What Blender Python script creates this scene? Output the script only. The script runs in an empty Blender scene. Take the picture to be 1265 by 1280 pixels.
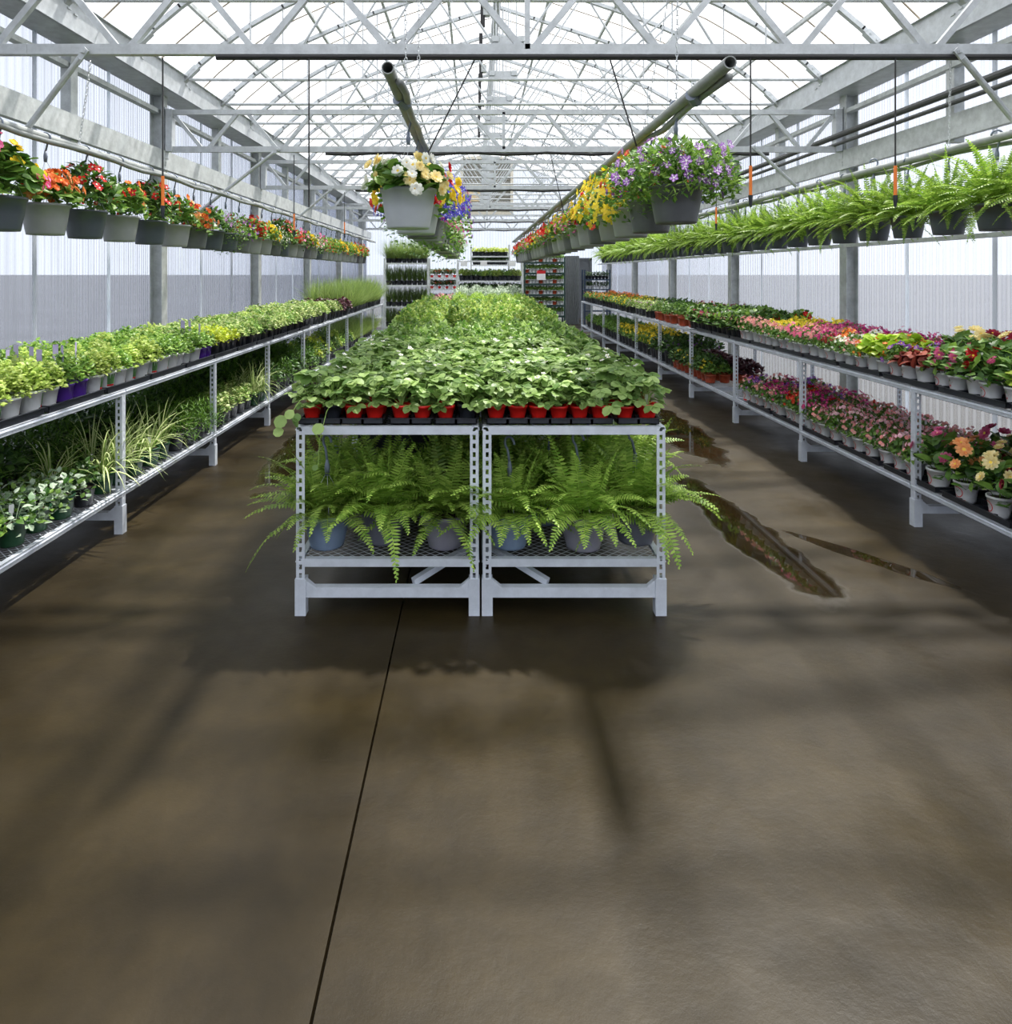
import bpy, math, random
from math import sin, cos, pi, radians, sqrt
from mathutils import Vector, Matrix

scene = bpy.context.scene
col = scene.collection
V = Vector

# ------------------------------------------------------------------ materials
MATS = {}

def new_mat(name):
    m = bpy.data.materials.new(name)
    m.use_nodes = True
    nt = m.node_tree
    for n in list(nt.nodes):
        nt.nodes.remove(n)
    out = nt.nodes.new('ShaderNodeOutputMaterial')
    MATS[name] = m
    return m, nt, out

def srgb(r, g, b):
    f = lambda c: c / 12.92 if c <= .04045 else ((c + .055) / 1.055) ** 2.4
    return (f(r / 255), f(g / 255), f(b / 255), 1)

def principled(nt, color, rough=.5, metal=0., spec=.5):
    p = nt.nodes.new('ShaderNodeBsdfPrincipled')
    if not isinstance(color, (tuple, list)):
        nt.links.new(color, p.inputs['Base Color'])
    else:
        p.inputs['Base Color'].default_value = color
    p.inputs['Roughness'].default_value = rough
    p.inputs['Metallic'].default_value = metal
    p.inputs['Specular IOR Level'].default_value = spec
    return p

def ramp(nt, fac, stops):
    r = nt.nodes.new('ShaderNodeValToRGB')
    els = r.color_ramp.elements
    while len(els) < len(stops):
        els.new(.5)
    for e, (pos, c) in zip(els, stops):
        e.position = pos
        e.color = c
    nt.links.new(fac, r.inputs['Fac'])
    return r.outputs['Color']

def noise(nt, scale, detail=3, coord='Object', stretch=None, rough=.55):
    tc = nt.nodes.new('ShaderNodeTexCoord')
    n = nt.nodes.new('ShaderNodeTexNoise')
    n.inputs['Scale'].default_value = scale
    n.inputs['Detail'].default_value = detail
    n.inputs['Roughness'].default_value = rough
    src = tc.outputs[coord]
    if stretch:
        mp = nt.nodes.new('ShaderNodeMapping')
        mp.inputs['Scale'].default_value = stretch
        nt.links.new(src, mp.inputs['Vector'])
        src = mp.outputs['Vector']
    nt.links.new(src, n.inputs['Vector'])
    return n.outputs['Fac']

def plain(name, c, rough=.45, spec=.5, metal=0., vary=.12, scale=14):
    if name in MATS:
        return MATS[name]
    m, nt, out = new_mat(name)
    f = noise(nt, scale, 3)
    a = tuple(x * (1 - vary) for x in c[:3]) + (1,)
    b = tuple(min(1, x * (1 + vary)) for x in c[:3]) + (1,)
    p = principled(nt, ramp(nt, f, [(.3, a), (.7, b)]), rough, metal, spec)
    nt.links.new(p.outputs[0], out.inputs['Surface'])
    return m

def leaf_mat(name, dark, light, trans=.35, rough=.42):
    """Foliage: each leaf its own tone between dark and light, some light passing through."""
    if name in MATS:
        return MATS[name]
    m, nt, out = new_mat(name)
    g = nt.nodes.new('ShaderNodeNewGeometry')
    oi = nt.nodes.new('ShaderNodeObjectInfo')
    c = ramp(nt, g.outputs['Random Per Island'], [(0., dark), (1., light)])
    hs = nt.nodes.new('ShaderNodeHueSaturation')
    mr = nt.nodes.new('ShaderNodeMapRange')
    mr.inputs['To Min'].default_value = .8
    mr.inputs['To Max'].default_value = 1.2
    nt.links.new(oi.outputs['Random'], mr.inputs['Value'])
    nt.links.new(mr.outputs['Result'], hs.inputs['Value'])
    nt.links.new(c, hs.inputs['Color'])
    p = principled(nt, hs.outputs['Color'], rough, 0, .35)
    t = nt.nodes.new('ShaderNodeBsdfTranslucent')
    nt.links.new(hs.outputs['Color'], t.inputs['Color'])
    mx = nt.nodes.new('ShaderNodeMixShader')
    mx.inputs['Fac'].default_value = trans
    nt.links.new(p.outputs[0], mx.inputs[1])
    nt.links.new(t.outputs[0], mx.inputs[2])
    nt.links.new(mx.outputs[0], out.inputs['Surface'])
    return m

def steel(name, c, rough=.42, metal=.35, vary=.18, scale=9):
    if name in MATS:
        return MATS[name]
    m, nt, out = new_mat(name)
    f = noise(nt, scale, 5, stretch=(1, 1, 1), rough=.7)
    a = tuple(x * (1 - vary) for x in c[:3]) + (1,)
    b = tuple(min(1, x * (1 + vary)) for x in c[:3]) + (1,)
    p = principled(nt, ramp(nt, f, [(.35, a), (.65, b)]), rough, metal, .5)
    nt.links.new(p.outputs[0], out.inputs['Surface'])
    return m

def poly_mat(name, axis, period, clear, trans, tint, scat):
    """Ribbed clear polycarbonate sheet: part sees straight through, part scatters."""
    m, nt, out = new_mat(name)
    tc = nt.nodes.new('ShaderNodeTexCoord')
    sp = nt.nodes.new('ShaderNodeSeparateXYZ')
    nt.links.new(tc.outputs['Object'], sp.inputs[0])
    mu = nt.nodes.new('ShaderNodeMath'); mu.operation = 'MULTIPLY'
    mu.inputs[1].default_value = 2 * pi / period
    nt.links.new(sp.outputs[axis], mu.inputs[0])
    sn = nt.nodes.new('ShaderNodeMath'); sn.operation = 'SINE'
    nt.links.new(mu.outputs[0], sn.inputs[0])
    mr = nt.nodes.new('ShaderNodeMapRange')
    mr.inputs['From Min'].default_value = -1
    mr.inputs['From Max'].default_value = 1
    mr.inputs['To Min'].default_value = clear - .13
    mr.inputs['To Max'].default_value = clear + .1
    nt.links.new(sn.outputs[0], mr.inputs['Value'])
    st = {0: (3, .2, .2), 1: (.2, 3, .2)}[axis]
    nz = noise(nt, 2.2, 4, stretch=st)
    ad = nt.nodes.new('ShaderNodeMath'); ad.operation = 'MULTIPLY_ADD'
    mr2 = nt.nodes.new('ShaderNodeMapRange')
    mr2.inputs['From Min'].default_value = .3
    mr2.inputs['From Max'].default_value = .7
    mr2.inputs['To Min'].default_value = .85
    mr2.inputs['To Max'].default_value = 1.08
    nt.links.new(nz, mr2.inputs['Value'])
    nt.links.new(mr.outputs[0], ad.inputs[0])
    nt.links.new(mr2.outputs[0], ad.inputs[1])
    ad.inputs[2].default_value = 0
    tr = nt.nodes.new('ShaderNodeBsdfTransparent')
    tr.inputs['Color'].default_value = tint
    tl = nt.nodes.new('ShaderNodeBsdfTranslucent')
    tl.inputs['Color'].default_value = scat
    df = nt.nodes.new('ShaderNodeBsdfPrincipled')
    df.inputs['Base Color'].default_value = (.5, .52, .56, 1)
    df.inputs['Roughness'].default_value = .35
    m1 = nt.nodes.new('ShaderNodeMixShader')
    m1.inputs['Fac'].default_value = trans
    nt.links.new(df.outputs[0], m1.inputs[1])
    nt.links.new(tl.outputs[0], m1.inputs[2])
    m2 = nt.nodes.new('ShaderNodeMixShader')
    nt.links.new(ad.outputs[0], m2.inputs['Fac'])
    nt.links.new(m1.outputs[0], m2.inputs[1])
    nt.links.new(tr.outputs[0], m2.inputs[2])
    nt.links.new(m2.outputs[0], out.inputs['Surface'])
    return m

def floor_mat():
    m, nt, out = new_mat('wet_concrete')
    big = noise(nt, .55, 5, rough=.6)
    fine = noise(nt, 7, 8, rough=.7)
    swirl = noise(nt, 1.6, 6, stretch=(1, .45, 1), rough=.65)
    c1 = ramp(nt, big, [(.3, srgb(33, 26, 13)), (.7, srgb(52, 43, 23))])
    c2 = ramp(nt, fine, [(.3, (.72, .72, .72, 1)), (.7, (1.15, 1.15, 1.15, 1))])
    c3 = ramp(nt, swirl, [(.35, (.8, .8, .8, 1)), (.65, (1.1, 1.1, 1.1, 1))])
    mx = nt.nodes.new('ShaderNodeMix'); mx.data_type = 'RGBA'; mx.blend_type = 'MULTIPLY'
    mx.inputs['Factor'].default_value = 1
    nt.links.new(c1, mx.inputs['A']); nt.links.new(c2, mx.inputs['B'])
    mx2 = nt.nodes.new('ShaderNodeMix'); mx2.data_type = 'RGBA'; mx2.blend_type = 'MULTIPLY'
    mx2.inputs['Factor'].default_value = 1
    nt.links.new(mx.outputs['Result'], mx2.inputs['A']); nt.links.new(c3, mx2.inputs['B'])
    # puddles: soft blobs at given places, edges broken by noise
    geo = nt.nodes.new('ShaderNodeNewGeometry')
    wob = nt.nodes.new('ShaderNodeTexNoise'); wob.inputs['Scale'].default_value = 3.5
    wob.inputs['Detail'].default_value = 6
    nt.links.new(geo.outputs['Position'], wob.inputs['Vector'])
    acc = None
    for (x, y, rx, ry, rot) in PUDDLES:
        mp = nt.nodes.new('ShaderNodeMapping'); mp.vector_type = 'TEXTURE'
        mp.inputs['Location'].default_value = (x, y, 0)
        mp.inputs['Rotation'].default_value = (0, 0, rot)
        mp.inputs['Scale'].default_value = (rx, ry, 1)
        nt.links.new(geo.outputs['Position'], mp.inputs['Vector'])
        ln = nt.nodes.new('ShaderNodeVectorMath'); ln.operation = 'LENGTH'
        nt.links.new(mp.outputs[0], ln.inputs[0])
        sb = nt.nodes.new('ShaderNodeMath'); sb.operation = 'SUBTRACT'
        sb.inputs[0].default_value = 1.0
        nt.links.new(ln.outputs['Value'], sb.inputs[1])
        if acc is None:
            acc = sb.outputs[0]
        else:
            mxm = nt.nodes.new('ShaderNodeMath'); mxm.operation = 'MAXIMUM'
            nt.links.new(acc, mxm.inputs[0]); nt.links.new(sb.outputs[0], mxm.inputs[1])
            acc = mxm.outputs[0]
    wm = nt.nodes.new('ShaderNodeMath'); wm.operation = 'MULTIPLY_ADD'
    nt.links.new(wob.outputs['Fac'], wm.inputs[0]); wm.inputs[1].default_value = 1.0
    wm.inputs[2].default_value = -.5
    sm = nt.nodes.new('ShaderNodeMath'); sm.operation = 'ADD'
    nt.links.new(acc, sm.inputs[0]); nt.links.new(wm.outputs[0], sm.inputs[1])
    wet = nt.nodes.new('ShaderNodeMapRange'); wet.interpolation_type = 'SMOOTHSTEP'
    wet.inputs['From Min'].default_value = .0; wet.inputs['From Max'].default_value = .3
    nt.links.new(sm.outputs[0], wet.inputs['Value'])
    damp = noise(nt, .9, 5, rough=.6)
    dampr = nt.nodes.new('ShaderNodeMapRange')
    dampr.inputs['From Min'].default_value = .35; dampr.inputs['From Max'].default_value = .65
    dampr.inputs['To Min'].default_value = .3; dampr.inputs['To Max'].default_value = .58
    nt.links.new(damp, dampr.inputs['Value'])
    rr = nt.nodes.new('ShaderNodeMix'); rr.data_type = 'FLOAT'
    nt.links.new(wet.outputs[0], rr.inputs['Factor'])
    nt.links.new(dampr.outputs[0], rr.inputs['A']); rr.inputs['B'].default_value = .03
    dk = nt.nodes.new('ShaderNodeMix'); dk.data_type = 'RGBA'; dk.blend_type = 'MULTIPLY'
    nt.links.new(wet.outputs[0], dk.inputs['Factor'])
    nt.links.new(mx2.outputs['Result'], dk.inputs['A']); dk.inputs['B'].default_value = (.55, .52, .48, 1)
    p = principled(nt, dk.outputs['Result'], .4, 0, .5)
    nt.links.new(rr.outputs['Result'], p.inputs['Roughness'])
    sl = nt.nodes.new('ShaderNodeMix'); sl.data_type = 'FLOAT'
    nt.links.new(wet.outputs[0], sl.inputs['Factor'])
    sl.inputs['A'].default_value = .2; sl.inputs['B'].default_value = 1.
    nt.links.new(sl.outputs['Result'], p.inputs['Specular IOR Level'])
    bp = nt.nodes.new('ShaderNodeBump')
    inv = nt.nodes.new('ShaderNodeMath'); inv.operation = 'MULTIPLY_ADD'
    nt.links.new(wet.outputs[0], inv.inputs[0]); inv.inputs[1].default_value = -.12; inv.inputs[2].default_value = .12
    nt.links.new(inv.outputs[0], bp.inputs['Strength'])
    bp.inputs['Distance'].default_value = .02
    nt.links.new(fine, bp.inputs['Height'])
    nt.links.new(bp.outputs[0], p.inputs['Normal'])
    nt.links.new(p.outputs[0], out.inputs['Surface'])
    return m

# ------------------------------------------------------------------ mesh builder
class MB:
    def __init__(s):
        s.v = []; s.f = []; s.m = []

    def add(s, vs, fs, m=0):
        b = len(s.v)
        s.v.extend(tuple(x) for x in vs)
        for f in fs:
            s.f.append(tuple(b + i for i in f)); s.m.append(m)

    def box(s, c, d, m=0, mat=None):
        x, y, z = d[0] / 2, d[1] / 2, d[2] / 2
        vs = [V((a * x, b * y, e * z)) for a in (-1, 1) for b in (-1, 1) for e in (-1, 1)]
        if mat is not None:
            vs = [mat @ p for p in vs]
        c = V(c)
        s.add([p + c for p in vs], [(0, 1, 3, 2), (4, 6, 7, 5), (0, 4, 5, 1), (2, 3, 7, 6), (0, 2, 6, 4), (1, 5, 7, 3)], m)

    def b2(s, lo, hi, m=0):
        s.box([(a + b) / 2 for a, b in zip(lo, hi)], [abs(b - a) for a, b in zip(lo, hi)], m)

    def bar(s, p0, p1, w, h, m=0, up=(0, 0, 1)):
        """rectangular bar from p0 to p1"""
        p0, p1 = V(p0), V(p1)
        d = p1 - p0; L = d.length; d.normalize()
        u = V(up)
        if abs(d.dot(u)) > .98:
            u = V((0, 1, 0))
        x = d.cross(u).normalized(); z = x.cross(d)
        M = Matrix((x, d, z)).transposed()
        s.box((p0 + p1) / 2, (w, L, h), m, M)

    def tube(s, pts, r, n=8, m=0, caps=True):
        pts = [V(p) for p in pts]
        rs = r if isinstance(r, (list, tuple)) else [r] * len(pts)
        b = len(s.v)
        prev = None
        for i, p in enumerate(pts):
            d = (pts[min(i + 1, len(pts) - 1)] - pts[max(i - 1, 0)])
            if d.length < 1e-9:
                d = V((0, 0, 1))
            d.normalize()
            if prev is None:
                u = V((0, 0, 1)) if abs(d.z) < .95 else V((1, 0, 0))
                x = d.cross(u).normalized()
            else:
                x = (prev - d * prev.dot(d)).normalized()
            prev = x
            y = d.cross(x)
            for k in range(n):
                a = 2 * pi * k / n
                s.v.append(tuple(p + (x * cos(a) + y * sin(a)) * rs[i]))
        for i in range(len(pts) - 1):
            for k in range(n):
                k2 = (k + 1) % n
                s.f.append((b + i * n + k, b + i * n + k2, b + (i + 1) * n + k2, b + (i + 1) * n + k)); s.m.append(m)
        if caps:
            s.f.append(tuple(b + k for k in range(n))[::-1]); s.m.append(m)
            s.f.append(tuple(b + (len(pts) - 1) * n + k for k in range(n))); s.m.append(m)

    def lathe(s, prof, n=20, m=0, c=(0, 0, 0), sq=0.):
        b = len(s.v)
        for r, z in prof:
            for k in range(n):
                a = 2 * pi * k / n
                q = 1.0
                if sq:
                    q = 1 + sq * (1 / max(abs(cos(a)), abs(sin(a))) - 1)
                s.v.append((c[0] + r * q * cos(a), c[1] + r * q * sin(a), c[2] + z))
        for i in range(len(prof) - 1):
            for k in range(n):
                k2 = (k + 1) % n
                s.f.append((b + i * n + k, b + i * n + k2, b + (i + 1) * n + k2, b + (i + 1) * n + k)); s.m.append(m)

    def disc(s, r, z, n=16, m=0, c=(0, 0)):
        vs = [(c[0] + r * cos(2 * pi * k / n), c[1] + r * sin(2 * pi * k / n), z) for k in range(n)]
        s.add(vs, [tuple(range(n))], m)

    def mesh(s, name, mats, smooth=False):
        me = bpy.data.meshes.new(name)
        me.from_pydata(s.v, [], s.f)
        for mt in mats:
            me.materials.append(mt)
        if len(mats) > 1:
            me.polygons.foreach_set('material_index', s.m)
        if smooth:
            me.polygons.foreach_set('use_smooth', [True] * len(s.f))
        me.update()
        return me

    def build(s, name, mats, parent=None, smooth=False, loc=None):
        if not isinstance(mats, (list, tuple)):
            mats = [mats]
        o = bpy.data.objects.new(name, s.mesh(name, mats, smooth))
        col.objects.link(o)
        if parent:
            o.parent = parent
        if loc:
            o.location = loc
        return o

def tag(o, label=None, cat=None, group=None, kind=None):
    if label: o['label'] = label
    if cat: o['category'] = cat
    if group: o['group'] = group
    if kind: o['kind'] = kind
    return o

def empty(name, loc=(0, 0, 0), rz=0., sc=1.):
    o = bpy.data.objects.new(name, None)
    o.empty_display_size = .05
    col.objects.link(o)
    o.location = loc; o.rotation_euler = (0, 0, rz); o.scale = (sc, sc, sc)
    return o

def put(name, parts, loc, rz=0., sc=1., label=None, cat=None, group=None):
    """A thing from (part name, shared mesh, [sub-parts]) rows; every copy gets objects of its own."""
    r = empty(name, loc, rz, sc)
    tag(r, label, cat, group, 'thing')
    for row in parts:
        o = bpy.data.objects.new(row[0], row[1])
        col.objects.link(o); o.parent = r
        if len(row) > 2:
            for nm, me in row[2]:
                q = bpy.data.objects.new(nm, me)
                col.objects.link(q); q.parent = o
    return r

def nth(i):
    W = ['first', 'second', 'third', 'fourth', 'fifth', 'sixth', 'seventh', 'eighth', 'ninth', 'tenth', 'eleventh', 'twelfth']
    if i < 12:
        return W[i]
    k = i + 1
    return '%d%s' % (k, 'th' if 10 < k % 100 < 14 else {1: 'st', 2: 'nd', 3: 'rd'}.get(k % 10, 'th'))

# ------------------------------------------------------------------ palette
PUDDLES = [(1.72, 4.3, .2, 1.15, .05), (-1.6, 6.4, .26, 1.6, .03), (2.25, 3.85, .07, .55, .62), (2.1, 7.2, .3, 1.6, 0)]
GALV = steel('galvanised_steel', srgb(186, 190, 193), .42, .25, .14)
GALV_D = steel('weathered_galvanised_steel', srgb(184, 188, 188), .5, .12, .18)
BENCH = steel('pale_zinc_bench_steel', srgb(208, 214, 224), .42, .1, .1)
BLACKP = plain('black_plastic', srgb(44, 47, 54), .35)
HOSE = plain('black_rubber_hose', srgb(30, 30, 31), .5)
SOIL = plain('potting_soil', srgb(52, 38, 28), .9, vary=.4, scale=60)
RED_POT = plain('red_pot_plastic', srgb(222, 36, 30), .35, vary=.05)
WHITE_POT = plain('white_pot_plastic', srgb(236, 237, 240), .35, vary=.03)
PURPLE_POT = plain('purple_pot_plastic', srgb(92, 54, 160), .35, vary=.06)
GREEN_POT = plain('green_pot_plastic', srgb(34, 78, 50), .35, vary=.06)
TERRA_POT = plain('terracotta_pot_plastic', srgb(176, 74, 44), .45, vary=.06)
SLATE_POT = plain('slate_pot_plastic', srgb(74, 80, 90), .35, vary=.05)
GREY_POT = plain('grey_pot_plastic', srgb(142, 144, 146), .38, vary=.04)
BLUE_POT = plain('blue_grey_pot_plastic', srgb(120, 138, 164), .38, vary=.05)
MAUVE_POT = plain('mauve_grey_pot_plastic', srgb(128, 126, 138), .38, vary=.05)
PALE_POT = plain('pale_grey_pot_plastic', srgb(176, 180, 188), .4, vary=.03)
HOOK = plain('grey_hook_plastic', srgb(112, 122, 138), .4)
CARD = plain('printed_card', srgb(228, 226, 232), .5, vary=.04)
CARD_P = plain('lilac_printed_card', srgb(168, 156, 196), .5, vary=.1)
CARD_G = plain('green_printed_card', srgb(74, 116, 62), .5, vary=.2, scale=50)
LOGO_RED = plain('printed_red', srgb(206, 28, 36), .45, vary=.03)
ORANGE = plain('orange_sleeve_plastic', srgb(240, 126, 44), .4, vary=.04)
L_STRAW = leaf_mat('strawberry_leaf', srgb(94, 128, 62), srgb(174, 200, 120), .4)
L_STEM = plain('pale_green_stem', srgb(138, 168, 82), .5)
L_FERN = leaf_mat('fern_leaf', srgb(108, 148, 52), srgb(186, 214, 102), .4)
L_FERN_B = leaf_mat('rail_fern_leaf', srgb(104, 144, 46), srgb(172, 200, 88), .42)  # slightly deeper green for the ferns hung on the right rail
L_HERB = leaf_mat('pale_herb_leaf', srgb(136, 166, 66), srgb(206, 220, 126), .4)
L_HERB2 = leaf_mat('green_herb_leaf', srgb(78, 126, 46), srgb(158, 190, 88), .35)
L_CREAM = leaf_mat('cream_edged_leaf', srgb(112, 146, 72), srgb(214, 222, 150), .35)
L_YELLOW = leaf_mat('yellow_green_leaf', srgb(150, 176, 40), srgb(212, 218, 76), .4)
L_DARK = leaf_mat('dark_green_leaf', srgb(34, 66, 30), srgb(92, 128, 58), .25)
L_MID = leaf_mat('mid_green_leaf', srgb(60, 104, 40), srgb(132, 166, 74))
L_FEATHER = leaf_mat('feathery_leaf', srgb(52, 92, 28), srgb(108, 150, 48), .35)
L_SILVER = leaf_mat('silver_leaf', srgb(128, 158, 120), srgb(206, 220, 196), .25)
L_GREY = leaf_mat('grey_felt_leaf', srgb(138, 158, 130), srgb(196, 208, 186), .25)
L_GRASS = leaf_mat('grass_blade', srgb(92, 124, 58), srgb(168, 188, 108))
L_GRASS_D = leaf_mat('dark_grass_blade', srgb(52, 80, 36), srgb(116, 140, 70))
L_SPIDER = leaf_mat('spider_plant_green', srgb(96, 138, 54), srgb(150, 178, 84))
L_SPIDER_C = leaf_mat('spider_plant_cream', srgb(206, 212, 152), srgb(236, 236, 196))
L_BROWN = leaf_mat('copper_leaf', srgb(118, 48, 40), srgb(186, 98, 78), .25)
L_PURP = leaf_mat('burgundy_leaf', srgb(62, 34, 42), srgb(112, 66, 72), .2)
L_LIME = leaf_mat('lime_leaf', srgb(138, 178, 36), srgb(196, 218, 84), .4)

PC = {'red': ((176, 14, 24), (226, 38, 40)), 'pink': ((222, 64, 132), (250, 146, 186)), 'yellow': ((236, 200, 24), (255, 236, 84)),
      'peach': ((240, 150, 84), (255, 198, 136)), 'orange': ((232, 96, 36), (252, 150, 70)), 'lilac': ((196, 132, 204), (236, 190, 234)),
      'violet': ((110, 52, 160), (176, 102, 206)), 'blue': ((62, 54, 176), (112, 104, 218)), 'white': ((236, 236, 226), (255, 255, 250)),
      'magenta': ((172, 18, 110), (226, 60, 158)), 'coral': ((226, 62, 52), (250, 116, 96)), 'cream': ((244, 222, 140), (255, 244, 196)),
      'rose': ((226, 128, 136), (250, 190, 190)), 'crimson': ((110, 12, 34), (170, 30, 58)), 'stripe': ((140, 70, 180), (196, 128, 220)),
      'blush': ((238, 180, 196), (255, 226, 232))}
def petal(c):
    a, b = PC[c]
    return leaf_mat(c + '_petal', srgb(*a), srgb(*b), .3, .55)
EYE = plain('yellow_flower_eye', srgb(236, 200, 60), .6)
EYE_D = plain('dark_flower_eye', srgb(90, 40, 110), .6)
EYE_W = plain('white_flower_eye', srgb(250, 244, 236), .6)

# ------------------------------------------------------------------ plant pieces
def ortho(d, n):
    s = d.cross(n)
    if s.length < 1e-5:
        s = d.cross(V((1, 0, .3)))
    s.normalize()
    return s, s.cross(d).normalized()

OV = ((0, 0), (.3, .92), (.62, .86), (1, 0))
ROUND = ((0, .12), (.22, .8), (.55, 1.), (.85, .72), (1, 0))
LANCE = ((0, 0), (.35, 1), (1, 0))

def leaf(mb, p, d, n, L, W, bend=.25, fold=.18, shape=OV, m=0):
    s, n = ortho(d, n)
    vs = []; rows = []
    for t, w in shape:
        c = p + d * (L * t) - n * (bend * L * t * t)
        if w == 0:
            rows.append((len(vs),)); vs.append(c)
        else:
            hw = W * w / 2
            rows.append((len(vs), len(vs) + 1, len(vs) + 2))
            vs += [c - s * hw + n * (hw * fold), c, c + s * hw + n * (hw * fold)]
    fs = []
    for a, b in zip(rows, rows[1:]):
        if len(a) == 1 and len(b) == 3:
            fs += [(a[0], b[1], b[0]), (a[0], b[2], b[1])]
        elif len(a) == 3 and len(b) == 1:
            fs += [(a[0], a[1], b[0]), (a[1], a[2], b[0])]
        elif len(a) == 3:
            fs += [(a[0], a[1], b[1], b[0]), (a[1], a[2], b[2], b[1])]
    mb.add(vs, fs, m)

def rdir(R, elo, ehi):
    a = R.uniform(0, 2 * pi); e = radians(R.uniform(elo, ehi))
    return V((cos(a) * cos(e), sin(a) * cos(e), sin(e)))

def dome(R, r, h, z0, low=.35, full=.5):
    """random point of a dome-shaped clump, biased to its outside"""
    a = R.uniform(0, 2 * pi); q = sqrt(R.random())
    top = h * max(0, 1 - q * q) ** full
    z = top * (low + (1 - low) * R.random() ** .75)
    o = V((q * r * cos(a), q * r * sin(a), z0 + z))
    nrm = V((cos(a) * q, sin(a) * q, .25 + .9 * (1 - q))).normalized()
    return o, nrm

def clump(seed, n, r, h, z0, L, W, shape=OV, mats=1, stems=0, low=.3, bend=.3, droop=0., flat=.5, full=.5):
    R = random.Random(seed); mb = MB()
    for i in range(n):
        p, nm = dome(R, r, h, z0, low, full)
        d = (nm * V((1, 1, .35)).length * .5 + rdir(R, -25, 55) * .8)
        d.z -= droop
        d.normalize()
        up = (nm * flat + V((0, 0, 1)) + rdir(R, -60, 60) * .35).normalized()
        k = R.uniform(.7, 1.2)
        leaf(mb, p - d * L * .4, d, up, L * k, W * k, bend * R.uniform(.4, 1.6), .2, shape, R.randrange(mats))
    for i in range(stems):
        p, nm = dome(R, r * .8, h * .9, z0, .7)
        mb.tube([(p.x * .15, p.y * .15, z0 - .02), (p.x * .6, p.y * .6, z0 + (p.z - z0) * .6), p], .0022, 4, 0, False)
    return mb

def flower(mb, R, p, nm, size, petals=5, m=0, me=None, cup=.25, rows=1, star=False):
    nm = (nm + rdir(R, -90, 90) * .35).normalized()
    x, _ = ortho(nm, V((.3, .2, 1)) if abs(nm.z) < .9 else V((1, 0, 0)))
    y = nm.cross(x)
    for rr in range(rows):
        a0 = R.uniform(0, 6.28); sz = size * (1 - .28 * rr); up = cup + .45 * rr
        for k in range(petals):
            a = a0 + 2 * pi * k / petals
            d = (x * cos(a) + y * sin(a)); s = (y * cos(a) - x * sin(a))
            w = sz * (1.25 if rows == 1 else 1.8) / petals
            p0 = p + nm * (.002 * rr)
            a1 = p + d * sz * .32 + nm * sz * up * .2
            a2 = p + d * sz * .52 + nm * sz * up * .32
            mb.add([p0, a1 - s * w * .8, a2 - s * w * .4, a2 + s * w * .4, a1 + s * w * .8], [(0, 4, 3, 2, 1)], m)
            if star:
                q = nm * size * .02
                mb.add([p0 + q, a1 - s * w * .18 + q, a2 + q, a1 + s * w * .18 + q], [(0, 3, 2, 1)], me)
    if me is not None:
        c = p + nm * size * .09
        r = size * .12
        mb.add([c + (x * cos(t) + y * sin(t)) * r for t in [k * pi / 3 for k in range(6)]], [tuple(range(6))], me)

def blossoms(seed, n, r, h, z0, size, mats, petals=5, eye=True, low=.75, rows=1, cluster=1, star=False, side=.5, full=.5):
    """mats: indices 0..mats-1 are petals, index mats is the eye"""
    R = random.Random(seed); mb = MB()
    for i in range(n):
        p, nm = dome(R, r, h, z0, low, full)
        nm = V((nm.x, nm.y, nm.z * side)).normalized()
        m = R.randrange(mats)
        for c in range(cluster):
            q = p + (rdir(R, -90, 90) * size * .75 if cluster > 1 else V((0, 0, 0)))
            flower(mb, R, q + nm * size * .25, nm, size * R.uniform(.75, 1.15), petals, m, mats if eye else None, R.uniform(.1, .6), rows, star)
    return mb

def strawberry(seed, runner=False):
    R = random.Random(seed); mb = MB()
    n = R.randrange(13, 17)
    for i in range(n):
        a = 2 * pi * i * .382 + R.uniform(-.3, .3)
        sp = R.uniform(.015, .105); hh = R.uniform(.0, .075) + (.055 if sp < .055 else .0)
        tip = V((sp * cos(a), sp * sin(a), .07 + hh))
        mb.tube([(.006 * cos(a), .006 * sin(a), .068), (tip.x * .45, tip.y * .45, .07 + hh * .6), tip], .0018, 4, 1, False)
        out = V((cos(a), sin(a), R.uniform(-.35, .35))).normalized()
        up = (V((0, 0, 1)) + rdir(R, -30, 60) * .55).normalized()
        sd, up = ortho(out, up)
        L = R.uniform(.038, .062)
        for t in (0, 1.25, -1.25):
            d = (out * cos(t) + sd * sin(t)).normalized()
            leaf(mb, tip, d, up, L, L * .92, .28, .22, ROUND, 0)
    return mb

def white_flowers(seed):
    R = random.Random(seed); mb = MB()
    for i in range(2):
        a = R.uniform(0, 6.28)
        p = V((.06 * cos(a), .06 * sin(a), R.uniform(.19, .24)))
        flower(mb, R, p, V((0, -.4, 1)), .026, 5, 0, 1)
    return mb

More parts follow.
